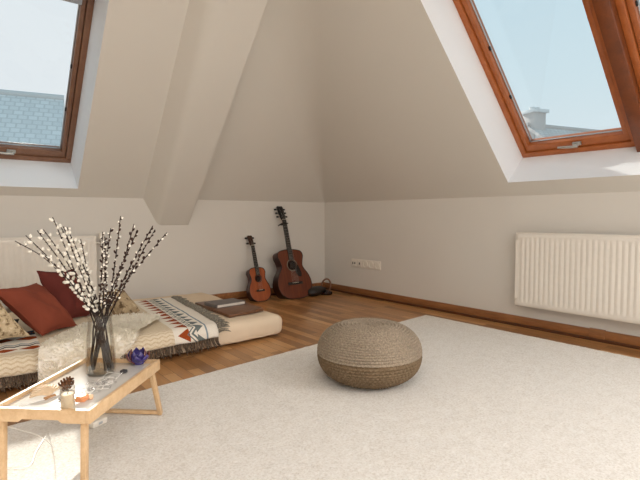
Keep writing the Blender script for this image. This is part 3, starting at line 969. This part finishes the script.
# dark bundle in the corner
def bundle():
    c = Vector((3.16, 4.0, 0))
    root = empty('tambourine_pouch', c, 'small dark pouch with an upright brown ring on the floor in the corner', 'pouch')
    root.name = 'dark_pouch'; root.scale = (1.25, 1.25, 1.35)
    def f(u, v):
        a = 2*PI*u; t = v*PI
        r = .105*math.sin(t)**.7*(1+.12*math.sin(3*a+1)); z = .036*(1-math.cos(t))**1*(1+.1*math.sin(2*a))
        return (-.06+r*math.cos(a)*1.1, r*math.sin(a)*.6, max(0, .072-z))
    MB().add(*grid(f, 28, 14, cu=True)).build('pouch_body', M['ebony'], root, angle=180)
    ring = [(.055+.012*math.sin(2*PI*i/24)*.6+.035*math.cos(2*PI*i/24), -.01-.02*math.cos(2*PI*i/24), .066+.058*math.sin(2*PI*i/24)) for i in range(24)]
    MB().add(*tube(ring, .0075, 8, True)).build('ring_handle', M['board'], root)
    MB().add(*lathe([(0, .0), (.05, 0), (.056, .01), (.05, .022), (.03, .03), (0, .032)], 20), Matrix.Translation((.055, -.012, .0))).build('disc', M['shell'], root)
bundle()

# ------------------------------------------------------------------ tray table
M['oak'] = wood('oiled_oak', S(204, 168, 126), S(224, 192, 152), (5, 5, 5), .45, .4, 5)
M['lam'] = plain('white_laminate', S(212, 208, 202), .12, 0, .5, .01)
TF = Vector((.321, 1.514, 0))                      # near corner on the rug's open side
TU = Vector((.675, .738, 0)).normalized(); TV = Vector((-TU.y, TU.x, 0))
TL, TW, TH = .513, .317, .27
def table():
    R = Matrix((TU, TV, Vector((0, 0, 1)))).transposed().to_4x4()
    root = empty('tray_table', (TF.x, TF.y, .016), 'low oak bed-tray table with white top holding the willow vase', 'table')
    R = Matrix.Translation((0, 0, -.016)) @ R
    MB().add(*box((.008, .008, .246), (TL-.008, TW-.008, .256), .001)).build('tray_top', M['lam'], root, M=R)
    z0, z1 = .229, TH; t = .014
    MB().add(*box((0, 0, z0), (TL, t, z1), .002)).build('long_rail', M['oak'], root, M=R)
    MB().add(*box((0, TW-t, z0), (TL, TW, z1), .002)).build('long_rail', M['oak'], root, M=R)
    # short rails with a shallow hand notch below
    for x in (0, TL-t):
        a, b = t, TW-t; w_ = b-a
        ol = [(a, z0), (a+w_*.26, z0), (a+w_*.30, z0+.009), (a+w_*.70, z0+.009), (a+w_*.74, z0), (b, z0), (b, z1), (a, z1)]
        k = len(ol)
        vs = [(x+.0005, y, z) for y, z in ol]+[(x+t-.0005, y, z) for y, z in ol]
        MB().add(vs, [tuple(range(k)), tuple(range(k, 2*k))]+[(i, (i+1) % k, (i+1) % k+k, i+k) for i in range(k)]).build('short_rail', M['oak'], root, M=R)
    # folding U legs
    for x, sp in ((.02, -.012), (TL-.028, .088)):
        lw = .021
        fr = empty('leg_frame', (0, 0, 0)); fr.parent = root
        for y in (.028, TW-.028):
            MB().add(*beam((x, y, .243), (x+sp, y, .018), .017, lw, (1, 0, 0), .003)).build('leg', M['oak'], fr, M=R)
        MB().add(*beam((x+sp*.97, .028, .026), (x+sp*.97, TW-.028, .026), .018, .014, (0, 0, 1), .002)).build('crossbar', M['oak'], fr, M=R)
table()
TZ = .256

# ------------------------------------------------------------------ vase with willow
M['vase'] = glass('clear_vase_glass', (.985, .99, .985, 1), .06)
M['water'] = glass('vase_water', (.92, .85, .75, 1), .04)
VC = Vector((.446, 1.903, TZ))
def vase():
    root = empty('glass_vase', VC, 'clear glass vase half full of water, holding the willow branches', 'vase')
    prof = [(.001, .006), (.044, .006), (.0485, .012), (.0495, .05), (.0475, .10), (.0425, .16), (.0385, .205), (.040, .222)]
    pr = [(.0, 0), (.047, 0), (.0525, .008), (.0535, .05), (.0512, .10), (.046, .16), (.0415, .205), (.043, .224)]
    MB().add(*lathe(pr+prof[::-1], 40, False)).build('vessel', M['vase'], root, angle=50)
    wp = [(0, .0075), (.043, .0075), (.0478, .013), (.0488, .05), (.0468, .095), (0, .095)]
    MB().add(*lathe(wp, 36, False)).build('water', M['water'], root, angle=40)
vase()
M['twig'] = plain('willow_bark', S(44, 31, 25), .7, 0, .3, .3, 80)
M['catkin'] = plain('catkin_fuzz', S(232, 226, 214), 1, 0, .05, .08, 200, .5, .002, 600)
M['scale'] = plain('bud_scale', S(58, 36, 28), .6, 0, .3)
def catkin_mesh(nm, L, r, cut, seed):
    rr = random.Random(seed)
    prof = []
    N = 8
    for i in range(N+1):
        t = i/N; prof.append((max(1e-6, r*math.sin(PI*min(1, t*.97+.03))**.75*(1-.18*t)), L*t))
    prof[0] = (r*.25, 0); prof[-1] = (0.0001, L)
    vs, fs = lathe(prof, 8, True)
    vs = [Vector(v)*(1+rr.uniform(-.07, .07)) for v in vs]
    me = bpy.data.meshes.new(nm); me.from_pydata([tuple(v) for v in vs], [], fs)
    me.materials.append(M['catkin']); me.materials.append(M['scale'])
    for p in me.polygons:
        p.use_smooth = True
        if sum(me.vertices[i].co.z for i in p.vertices)/len(p.vertices) < L*cut: p.material_index = 1
    return me
CK = [catkin_mesh('catkin', .019, .0064, .10, s) for s in range(2)]
CS = [catkin_mesh('bud', .016, .0042, .82, s+5) for s in range(2)]
CM = [catkin_mesh('catkin', .0145, .0047, .34, s+9) for s in range(2)]
def branch(tip, base_off, bow, kind, n, label):
    """tip: world point; passes the vase neck near its axis"""
    tip = Vector(tip); neck = VC+Vector((rnd.uniform(-.024, .024)+base_off[0]*.25, rnd.uniform(-.024, .024)+base_off[1]*.25, .205))
    fd = Vector((base_off[0], base_off[1], 0)); fr_ = rnd.uniform(.026, .044)
    fd = RT*(1 if fd.dot(RT) > 0 else -1); fd.rotate(Matrix.Rotation(rnd.uniform(-.6, .6), 3, 'Z'))
    foot = VC-fd*fr_+Vector((0, 0, .014))
    d = (tip-neck)
    ctrl = [foot, foot.lerp(neck, .5), neck, neck+d*.3+Vector(bow)*.7, neck+d*.62+Vector(bow)*.9, tip]
    pts = catmull(ctrl, 7)
    root = MB(); m = len(pts)
    root.add(*tube(pts, [.0034-.0018*i/(m-1) for i in range(m)], 7))
    # leaf scars along the stem
    o = root.build('willow_branch', M['twig'], loc=foot)
    tag(o, label, 'willow branch', 'pussy willow branches in the vase')
    # catkins from above the neck to the tip, alternate sides
    cum = [0]
    for a, b in zip(pts, pts[1:]): cum.append(cum[-1]+(b-a).length)
    s0 = cum[14]+(.03 if kind == 'fluffy' else .05); s1 = cum[-1]-.004
    for i in range(n):
        s = s0+(s1-s0)*(i+.4*rnd.random())/n
        j = max(k for k in range(m) if cum[k] <= s); j = min(j, m-2)
        t = (s-cum[j])/max(1e-6, cum[j+1]-cum[j]); p = pts[j].lerp(pts[j+1], t); tg = (pts[j+1]-pts[j]).normalized()
        an = i*2.4+rnd.uniform(-.4, .4)
        x = tg.orthogonal().normalized(); y = tg.cross(x); side = x*math.cos(an)+y*math.sin(an)
        if kind == 'fluffy':
            k = rnd.choice(CK); sc_ = rnd.uniform(.8, 1.15); zd = (tg*.75+side*.75).normalized()
        elif kind == 'mid':
            k = rnd.choice(CM+CS); sc_ = rnd.uniform(.8, 1.1); zd = (tg*.85+side*.5).normalized()
        else:
            k = rnd.choice(CM+CS+CS+CS); sc_ = rnd.uniform(.8, 1.15); zd = (tg*.9+side*.35).normalized()
        c = bpy.data.objects.new('catkin', k); COL.objects.link(c); c.parent = o
        q = zd.to_track_quat('Z', 'Y')
        c.matrix_basis = Matrix.Translation(p-foot+side*.002) @ q.to_matrix().to_4x4() @ Matrix.Scale(sc_, 4)
BR = []
# px targets were turned into world points on a fan about the vase
FW = Vector((math.sin(math.radians(38.27)), math.cos(math.radians(38.27)), 0)); RT = Vector((FW.y, -FW.x, 0))
def fan(lat, z, dep): return VC+RT*lat+FW*dep+Vector((0, 0, z-TZ))
ORD = ['first', 'second', 'third', 'fourth', 'fifth', 'sixth', 'seventh', 'eighth', 'ninth', 'tenth']
left = [(-.297, .758, -.02, (-.0, 0, .05), 16), (-.25, .795, .04, (0, 0, .02), 19), (-.232, .78, -.06, (0, 0, .02), 19), (-.203, .80, .0, (0, 0, .02), 20),
        (-.182, .822, .07, (0, 0, .015), 21), (-.15, .846, -.03, (0, 0, .01), 23), (-.136, .808, .04, (0, 0, .01), 22), (-.112, .812, -.03, (0, 0, 0), 22), (-.09, .762, .05, (0, 0, 0), 20),
        (-.165, .72, -.08, (0, 0, .02), 18)]
lnames = ['fluffy pussy willow branch bending lowest over the rust cushion, out on its own',
          'fluffy willow branch, second from the drooping one, its tip before the radiator',
          'fluffy willow branch crossing just beneath the second one from the drooping one',
          'fluffy willow branch with a bare hooked tip in the dense white clump',
          'fluffy willow branch in the dense clump, just short of the tallest tip',
          'tallest fluffy willow branch, its dark tip rising above the white clump',
          'fluffy willow branch beside the tallest, on its side nearer the rafter',
          'fluffy willow branch at the rafter side of the dense white clump',
          'shortest fluffy willow branch at the inner edge, nearest the radiator valve',
          'short fluffy willow branch in front of the clump, leaning toward the table end']
for k, (lat, z, dep, bow, n) in enumerate(left):
    a = math.atan2(dep, lat)
    off = RT*(lat*.10)+FW*(dep*.25)
    branch(fan(lat, z, dep), (off.x, off.y), bow, 'fluffy', n, lnames[k])
right = [(.004, .79, .03, 'mid'), (.044, .775, -.04, 'mid'), (.065, .85, .05, 'mid'), (.057, .805, -.02, 'mid'), (.124, .82, .03, 'bud'), (.168, .80, -.05, 'bud'), (.185, .813, .06, 'bud'),
         (.214, .80, .0, 'bud'), (.248, .787, .03, 'bud')]
rnames = ['thin dark-budded willow branch standing upright before the radiator valve',
          'thin dark-budded willow branch, second from the radiator valve, shorter than its neighbour',
          'tallest dark-budded willow branch, rising near the middle of the bouquet',
          'dark-budded willow branch pressed close beside the tallest upright one',
          'dark-budded willow branch standing apart between the upright trio and the leaning fan',
          'dark-budded willow branch, fourth counted in from the outermost leaning one',
          'dark-budded willow branch, third counted in from the outermost leaning one',
          'dark-budded willow branch, second counted in from the outermost leaning one',
          'dark-budded willow branch leaning outermost toward the rafter foot']
for k, (lat, z, dep, kind) in enumerate(right):
    off = RT*(lat*.10)+FW*(dep*.25)
    branch(fan(lat, z, dep), (off.x, off.y), (RT*.01*rnd.uniform(-1, 1))+Vector((0, 0, .01)), kind, 24 if kind == 'mid' else 22, rnames[k])

# ------------------------------------------------------------------ things on the table
M['purple'] = plain('purple_glass', S(66, 56, 118), .2, 0, .6, .35, 20)
M['purple2'] = plain('brown_petal_glass', S(112, 66, 66), .25, 0, .6, .3, 20)
def lotus():
    c = Vector((.594, 1.932, TZ)); r = .026
    root = empty('lotus_candle_holder', c, 'purple lotus-shaped glass candle holder at the far end of the tray', 'candle holder')
    def petal(tilt, R_, w_, L, base):
        def f(u, v):
            s = (u-.5)*2
            wd = w_*math.sin(PI*min(1, .12+.88*v))**.8*(1 if v < .99 else 0)
            out = base+math.sin(tilt)*L*v+.010*math.sin(PI*v)
            return (out-abs(s)**2*wd*.4, s*wd, math.cos(tilt)*L*v+.002+.003*(1-abs(s)))
        return grid(f, 7, 9)
    for ring, (n, tilt, L, w_, base, off) in enumerate([(6, .62, .040, .017, .013, 0), (6, .22, .044, .015, .011, PI/6)]):
        for i in range(n):
            mb = MB().add(*petal(tilt, r, w_, L, base), Matrix.Rotation(off+2*PI*i/n, 4, 'Z'))
            o = mb.build('petal', M['purple'] if (i+ring) % 3 else M['purple2'], root, angle=180)
            md = o.modifiers.new('t', 'SOLIDIFY'); md.thickness = .003
    MB().add(*lathe([(0, 0), (.016, 0), (.021, .006), (.018, .010), (0, .010)], 20)).build('base', M['purple'], root)
    MB().add(*lathe([(0, .0102), (.013, .0102), (.013, .022), (0, .022)], 16)).build('tealight', M['bone'], root)
    return root
bpy.data.objects[lotus().name].scale = (1.2, 1.2, 1.25)
M['stone'] = plain('dark_stone', S(52, 48, 50), .35, 0, .5, .3)
def rock(name, c, s, mat, label, cat, seed):
    bm = bmesh.new(); bmesh.ops.create_icosphere(bm, subdivisions=3, radius=1)
    for v in bm.verts:
        v.co *= 1+.28*noise.noise(v.co*1.4+Vector((seed, 0, 0)))
        v.co = Vector((v.co.x*s[0], v.co.y*s[1], v.co.z*s[2]))
    zmin = min(v.co.z for v in bm.verts)
    for v in bm.verts: v.co.z -= zmin
    bm.verts.index_update()
    mb = MB().add([v.co.copy() for v in bm.verts], [tuple(v.index for v in f.verts) for f in bm.faces]); bm.free()
    o = mb.shift(c).build(name, mat, loc=c, angle=25); tag(o, label, cat); return o
rock('tumbled_stone', (.512, 1.848, TZ), (.014, .011, .008), M['stone'], 'dark tumbled stone beside the lotus holder on the tray', 'stone', 1)
rock('pebble', (.275, 1.70, TZ), (.008, .007, .005), plain('grey_pebble', S(150, 144, 142), .5), 'tiny grey pebble between pine cone and candle glass', 'pebble', 4)
# pine cone
M['cone'] = plain('pine_cone_scales', S(104, 72, 50), .8, 0, .2, .45, 140)
def cone():
    c = Vector((.308, 1.792, TZ))
    root = empty('pine_cone', c, 'brown open pine cone lying on the sunlit tray', 'pine cone')
    A = Matrix.Rotation(1.25, 4, 'Y'); A = Matrix.Rotation(.6, 4, 'Z') @ A
    core = MB().add(*lathe([(.004, -.022), (.012, -.012), (.013, 0), (.008, .016), (.001, .024)], 12), A)
    core.shift((0, 0, .021)).build('core', M['cone'], root)
    sc_ = MB(); k = 0
    for i in range(44):
        t = i/43; z = -.021+.044*t; r = .019*math.sin(PI*(.18+.75*t))**.8; an = i*2.39996
        L = .011*(1-.35*t)
        def f(u, v):
            s = (u-.5)*2; w_ = .0068*(.4+.6*v)*(1-.25*t)
            return (r*.5+L*1.25*v, s*w_*(1-.3*v*abs(s)), z+.004*v*v+.001*(1-abs(s)))
        sc_.add(*grid(f, 5, 4), A @ Matrix.Rotation(an, 4, 'Z'))
    s = sc_.shift((0, 0, .021)).build('cone_scale', M['cone'], root)
    md = s.modifiers.new('t', 'SOLIDIFY'); md.thickness = .0016
cone()
# scallop shell
M['scallop'] = plain('shell_cream', S(208, 182, 150), .5, 0, .4, .12, 60)
M['scallop2'] = plain('shell_hinge_brown', S(176, 132, 92), .5, 0, .4)
def shell():
    c = Vector((.243, 1.765, TZ))
    root = empty('scallop_shell', c, 'ribbed cream scallop shell lying on the near end of the tray', 'shell')
    root.rotation_euler = (.42, 0, .35); root.location.z += .010; root.scale = (1.12,)*3
    def f(u, v):
        a = (u-.5)*2.5; r = .052*v*(1-.05*abs(math.cos(PI*13*u)))
        rib = .0036*abs(math.cos(PI*12*u))*v
        return (r*math.sin(a), r*math.cos(a)-.02, .003+.017*math.sin(PI*min(1, .1+.86*v))*(1-.55*(2*u-1)**2)+rib)
    o = MB().add(*grid(f, 97, 18)).build('ribbed_valve', M['scallop'], root, angle=180)
    md = o.modifiers.new('t', 'SOLIDIFY'); md.thickness = .002
    MB().add(*box((-.017, -.027, .001), (.017, -.017, .007), .002)).build('hinge_ear', M['scallop2'], root)
shell()
# candle in glass
M['wax'] = plain('cream_wax', S(224, 208, 182), .6, 0, .3, .04)
M['frost'] = glass('candle_glass', (.96, .95, .93, 1), .1)
def candle():
    c = Vector((.277, 1.592, TZ))
    root = empty('candle', c, 'cream candle in a clear glass near the front rail of the tray', 'candle')
    MB().add(*lathe([(0, 0), (.0185, 0), (.021, .003), (.021, .074), (.0195, .074), (.0190, .004), (0, .004)], 28, False)).build('glass_cup', M['frost'], root)
    MB().add(*lathe([(0, .0045), (.0182, .0045), (.0182, .054), (.012, .053), (0, .053)], 28, False)).build('wax', M['wax'], root)
    MB().add(*tube([(0, 0, .053), (.001, 0, .060), (.003, 0, .063)], .0009, 6)).build('wick', M['black'], root)
candle()
# orange crystal / salt lump
M['orange'] = plain('orange_crystal', S(234, 158, 108), .35, 0, .5, .2, 30)
M['peach'] = plain('peach_crystal', S(238, 196, 158), .4, 0, .5, .12, 30)
def crystal(name, c, s, mat, label, seed, rz):
    rr = random.Random(seed)
    bm = bmesh.new()
    for i in range(26):
        v = Vector((rr.uniform(-1, 1), rr.uniform(-1, 1), rr.uniform(-1, 1))).normalized()
        bm.verts.new((v.x*s[0], v.y*s[1], v.z*s[2]))
    bmesh.ops.convex_hull(bm, input=bm.verts[:])
    zmin = min(v.co.z for v in bm.verts)
    lv = [v for v in bm.verts if v.link_faces]
    R_ = Matrix.Rotation(rz, 4, 'Z')
    idx = {v: i for i, v in enumerate(lv)}
    mb = MB().add([R_ @ (v.co-Vector((0, 0, zmin))) for v in lv], [tuple(idx[v] for v in f.verts) for f in bm.faces]); bm.free()
    o = mb.shift(c).build(name, mat, loc=c, smooth=False); tag(o, label, 'crystal', 'crystals on the tray'); return o
crystal('orange_crystal', (.326, 1.642, TZ), (.024, .016, .014), M['orange'], 'bright orange crystal lump beside the candle glass on the tray', 3, .3)
crystal('peach_crystal', (.352, 1.650, TZ), (.013, .011, .010), M['peach'], 'small pale peach crystal touching the bright orange lump', 5, .8)
# fairy lights
M['wire'] = plain('clear_white_cable', S(226, 222, 216), .4)
M['bulb'] = glass('clear_bulb', (.95, .95, .95, 1), .5)
def fairy():
    c = Vector((.39, 1.76, TZ))
    root = empty('fairy_light_string', c, 'tangled clear fairy light string heaped before the vase, cable over the rail', 'string lights')
    rr = random.Random(11)
    pts = []
    for i in range(64):
        a = i*.62; r = .018+.034*rr.random()
        p = TU*(r*1.5*math.cos(a)+(i/64-.5)*.13-.01)+TV*(r*.75*math.sin(a)-.035+.02*rr.random())
        pts.append(c+p+Vector((0, 0, .007+.010*rr.random())))
    path = catmull(pts, 4)
    MB().add(*tube(path, .0011, 5)).shift(-c).build('wire', M['wire'], root)
    for i in range(0, 64, 2):
        p = pts[i]
        d = Vector((rr.uniform(-1, 1), rr.uniform(-1, 1), rr.uniform(.1, .6))).normalized()
        Mx = Matrix.Translation(p-c) @ d.to_track_quat('Z', 'Y').to_matrix().to_4x4()
        MB().add(*lathe([(.0018, 0), (.0034, .003), (.0040, .009), (.0028, .014), (.0, .0165)], 8), Mx).build('bulb', M['bulb'], root)
    # feed cable: along the tray, over the long rail, down and across the rug
    A = Vector((TF.x, TF.y, 0))
    def T(u, v, z): return A+TU*u+TV*v+Vector((0, 0, z))
    cab = [pts[0], T(.16, .17, TZ+.003), T(.09, .22, TZ+.003), T(.035, .27, TZ+.002), T(.03, TW-.03, TZ+.004), T(.03, TW-.019, TZ+.007), T(.03, TW-.0175, TH+.001), T(.03, TW-.007, TH+.006), T(.031, TW+.005, TH+.001), T(.034, TW+.006, TH-.02), T(.05, TW+.006, .2), T(.12, TW-.07, .13), T(.16, .22, .07),
           Vector((.285, 2.03, .022)), Vector((.262, 1.99, .0205)), Vector((.225, 1.90, .0205)), Vector((.195, 1.81, .021)), Vector((.14, 1.84, .02)), Vector((.05, 1.93, .02)), Vector((-.1, 1.95, .02))]
    MB().add(*tube(catmull(cab, 8), .0011, 6)).shift(-c).build('feed_cable', M['wire'], root)
fairy()
# small white box on the rug behind the table
def adapter():
    c = Vector((.452, 2.01, .017))
    root = empty('power_adapter', c, 'small white plastic box lying on the rug behind the oak table leg', 'adapter')
    root.rotation_euler = (0, 0, .45); root.scale = (.75, .85, .95)
    MB().add(*box((-.045, -.024, 0), (.045, .024, .026), .006, 3)).build('case', M['plastic'], root)
    MB().add(*box((-.012, -.0255, .008), (.012, -.0235, .018), .001)).build('switch', M['alu'], root)
adapter()

# ------------------------------------------------------------------ neighbours outside
def tile_mat(name, c1, c2, sc_):
    k = NT(name); k.set(.8, 0, .2)
    br = k.new('ShaderNodeTexBrick'); k.link(k.coord('UV'), br.inputs['Vector'])
    br.inputs['Color1'].default_value = c1; br.inputs['Color2'].default_value = c2; br.inputs['Mortar'].default_value = tuple(x*.88 for x in c1[:3])+(1,)
    br.inputs['Scale'].default_value = 1; br.inputs['Brick Width'].default_value = .24; br.inputs['Row Height'].default_value = .22; br.inputs['Mortar Size'].default_value = .022
    k.col(br.outputs['Color']); k.bump(br.outputs['Fac'], .3, .02); return k.m
M['tile'] = tile_mat('hazed_blue_tiles', S(210, 212, 212), S(220, 222, 222), 1)  # distance haze is put into the pale colours of both roofs
M['tile2'] = tile_mat('hazed_grey_tiles', S(206, 200, 196), S(218, 212, 208), 1)
M['render'] = plain('pale_render', S(214, 216, 216), .9, 0, .1, .05, 2)
def house(name, R0, RD, L, depth, drop, base_z, m, label, chim=None):
    """R0 = ridge end, RD = unit ridge direction, roof falls to both sides"""
    R0 = Vector(R0); RD = Vector(RD).normalized(); Nn = Vector((RD.y, -RD.x, 0))
    if Nn.dot(R0) > 0: Nn = -Nn
    root = empty(name, (R0.x, R0.y, base_z), label, 'house', 'neighbouring houses')
    o = Vector(root.location)
    for s, nm in ((1, 'roof_slope'), (-1, 'roof_slope')):
        e = Nn*depth*s+Vector((0, 0, -drop))
        a, b = R0, R0+RD*L
        sl = e.length
        mb = MB().add([a, b, b+e, a+e], [(0, 1, 2, 3)], uv=[(0, sl), (L, sl), (L, 0), (0, 0)])
        q = mb.shift(-o).build(nm, m, root, smooth=False)
        md = q.modifiers.new('t', 'SOLIDIFY'); md.thickness = .12
    zr = R0.z-.05
    g = []
    for p in (R0+RD*.15, R0+RD*(L-.15)):
        e = Nn*(depth-.25); d_ = Vector((0, 0, -drop*(depth-.25)/depth-.1))
        g += [p+Vector((0, 0, -.12)), p+e+d_, Vector(((p+e).x, (p+e).y, base_z)), Vector(((p-e).x, (p-e).y, base_z)), p-e+d_]
    fs = [(0, 1, 2, 3, 4), (5, 6, 7, 8, 9), (1, 2, 7, 6), (3, 4, 9, 8), (2, 3, 8, 7)]
    MB().add(g, fs).shift(-o).build('house_wall', M['render'], root, smooth=False)
    MB().add(*tube([R0+Vector((0, 0, .02)), R0+RD*L+Vector((0, 0, .02))], .09, 10)).shift(-o).build('ridge_tile', m, root)
    if chim:
        t, wd, h_ = chim
        p = R0+RD*t-o
        R_ = Matrix((RD, Nn, Vector((0, 0, 1)))).transposed().to_4x4(); R_.translation = p
        cb = MB().add(*box((-wd/2, -wd/2, -.9), (wd/2, wd/2, h_), .01)).build('chimney', m, root, M=R_)
        MB().add(*box((-wd/2-.09, -wd/2-.09, h_), (wd/2+.09, wd/2+.09, h_+.13), .01)).build('chimney_cap', M['render'], cb, M=R_)
        for dx in (-wd*.22, wd*.22):
            MB().add(*lathe([(.1, h_+.13), (.11, h_+.26), (.08, h_+.26)], 12), R_ @ Matrix.Translation((dx, 0, 0))).build('chimney_pot', M['render'], cb)
    return root
house('neighbouring_house', (2.9, 16.0, 4.34), (-.972, .235, 0), 9, 3.6, 3.2, -3, M['tile'],
      'neighbouring house with pale blue tiled roof seen through the single roof window')
house('neighbouring_house', (19.0, 10.3, 4.6), (.963, -.27, 0), 9, 3.2, 2.2, -3, M['tile2'],
      'neighbouring house with pale grey roof and chimney seen through the paired windows', chim=(.42, .62, .5))

# ------------------------------------------------------------------ camera
cd = bpy.data.cameras.new('camera'); cam = bpy.data.objects.new('camera', cd); COL.objects.link(cam)
cd.sensor_width = 36; cd.lens = 474.98/640*36; cd.clip_start = .02; cd.clip_end = 200
cam.location = (0, 0, H)
cam.rotation_euler = (math.radians(90-2.886), 0, -math.radians(38.271))
sc.camera = cam

# ------------------------------------------------------------------ light
w = bpy.data.worlds.new('sky'); sc.world = w; w.use_nodes = True
nt = w.node_tree; bg = nt.nodes['Background']
tc = nt.nodes.new('ShaderNodeTexCoord'); sp = nt.nodes.new('ShaderNodeSeparateXYZ'); nt.links.new(tc.outputs['Generated'], sp.inputs[0])
rp = nt.nodes.new('ShaderNodeValToRGB'); e = rp.color_ramp.elements
e[0].position = .0; e[0].color = S(226, 232, 234); e[1].position = .75; e[1].color = S(176, 208, 224)
x = e.new(.25); x.color = S(206, 224, 231)
nt.links.new(sp.outputs['Z'], rp.inputs[0])
# brighter haze towards the sun side (+Y)
rp2 = nt.nodes.new('ShaderNodeValToRGB'); e = rp2.color_ramp.elements
e[0].position = .55; e[0].color = (0, 0, 0, 1); e[1].position = .95; e[1].color = (1, 1, 1, 1)
nt.links.new(sp.outputs['Y'], rp2.inputs[0])
mx = nt.nodes.new('ShaderNodeMix'); mx.data_type = 'RGBA'
nt.links.new(rp2.outputs[0], mx.inputs[0]); nt.links.new(rp.outputs[0], mx.inputs[6]); mx.inputs[7].default_value = S(228, 233, 236)
nt.links.new(mx.outputs[2], bg.inputs[0]); bg.inputs[1].default_value = 1.08

sd = bpy.data.lights.new('sun', 'SUN'); so = bpy.data.objects.new('sun', sd); COL.objects.link(so)
sd.energy = 6.5; sd.angle = math.radians(.8); sd.color = (1, .95, .86)
SUN = Vector((.158, 1, .57)).normalized()
so.rotation_euler = SUN.to_track_quat('Z', 'Y').to_euler(); so.location = (2, 8, 6)

def area(name, loc, d, sx, sy, en, col):
    l = bpy.data.lights.new(name, 'AREA'); l.shape = 'RECTANGLE'; l.size = sx; l.size_y = sy; l.energy = en; l.color = col
    o = bpy.data.objects.new(name, l); COL.objects.link(o); o.location = loc
    o.rotation_euler = Vector(d).to_track_quat('-Z', 'Y').to_euler(); return o
# fill lamps added out of view to brighten the room
area('fill_right_slope', right_pt(-1.2, 1.75)-WB*.05, -WB, 1.2, 1.6, 70, (1, .995, .99))
area('fill_overhead', (-.5, -.7, ZC-.05), (0, 0, -1), 2.6, 2.2, 52, (1, .995, .99))
area('fill_behind_camera', (-.2, Y0+.06, 1.35), (0, 1, 0), 3.2, 1.9, 34, (1, .995, .99))

sc.view_settings.view_transform = 'Standard'; sc.view_settings.look = 'None'
sc.view_settings.exposure = 0; sc.view_settings.gamma = 1; sc.view_settings.use_curve_mapping = False
sc.cycles.max_bounces = 10; sc.cycles.diffuse_bounces = 6; sc.cycles.transparent_max_bounces = 24
sc.cycles.use_denoising = True
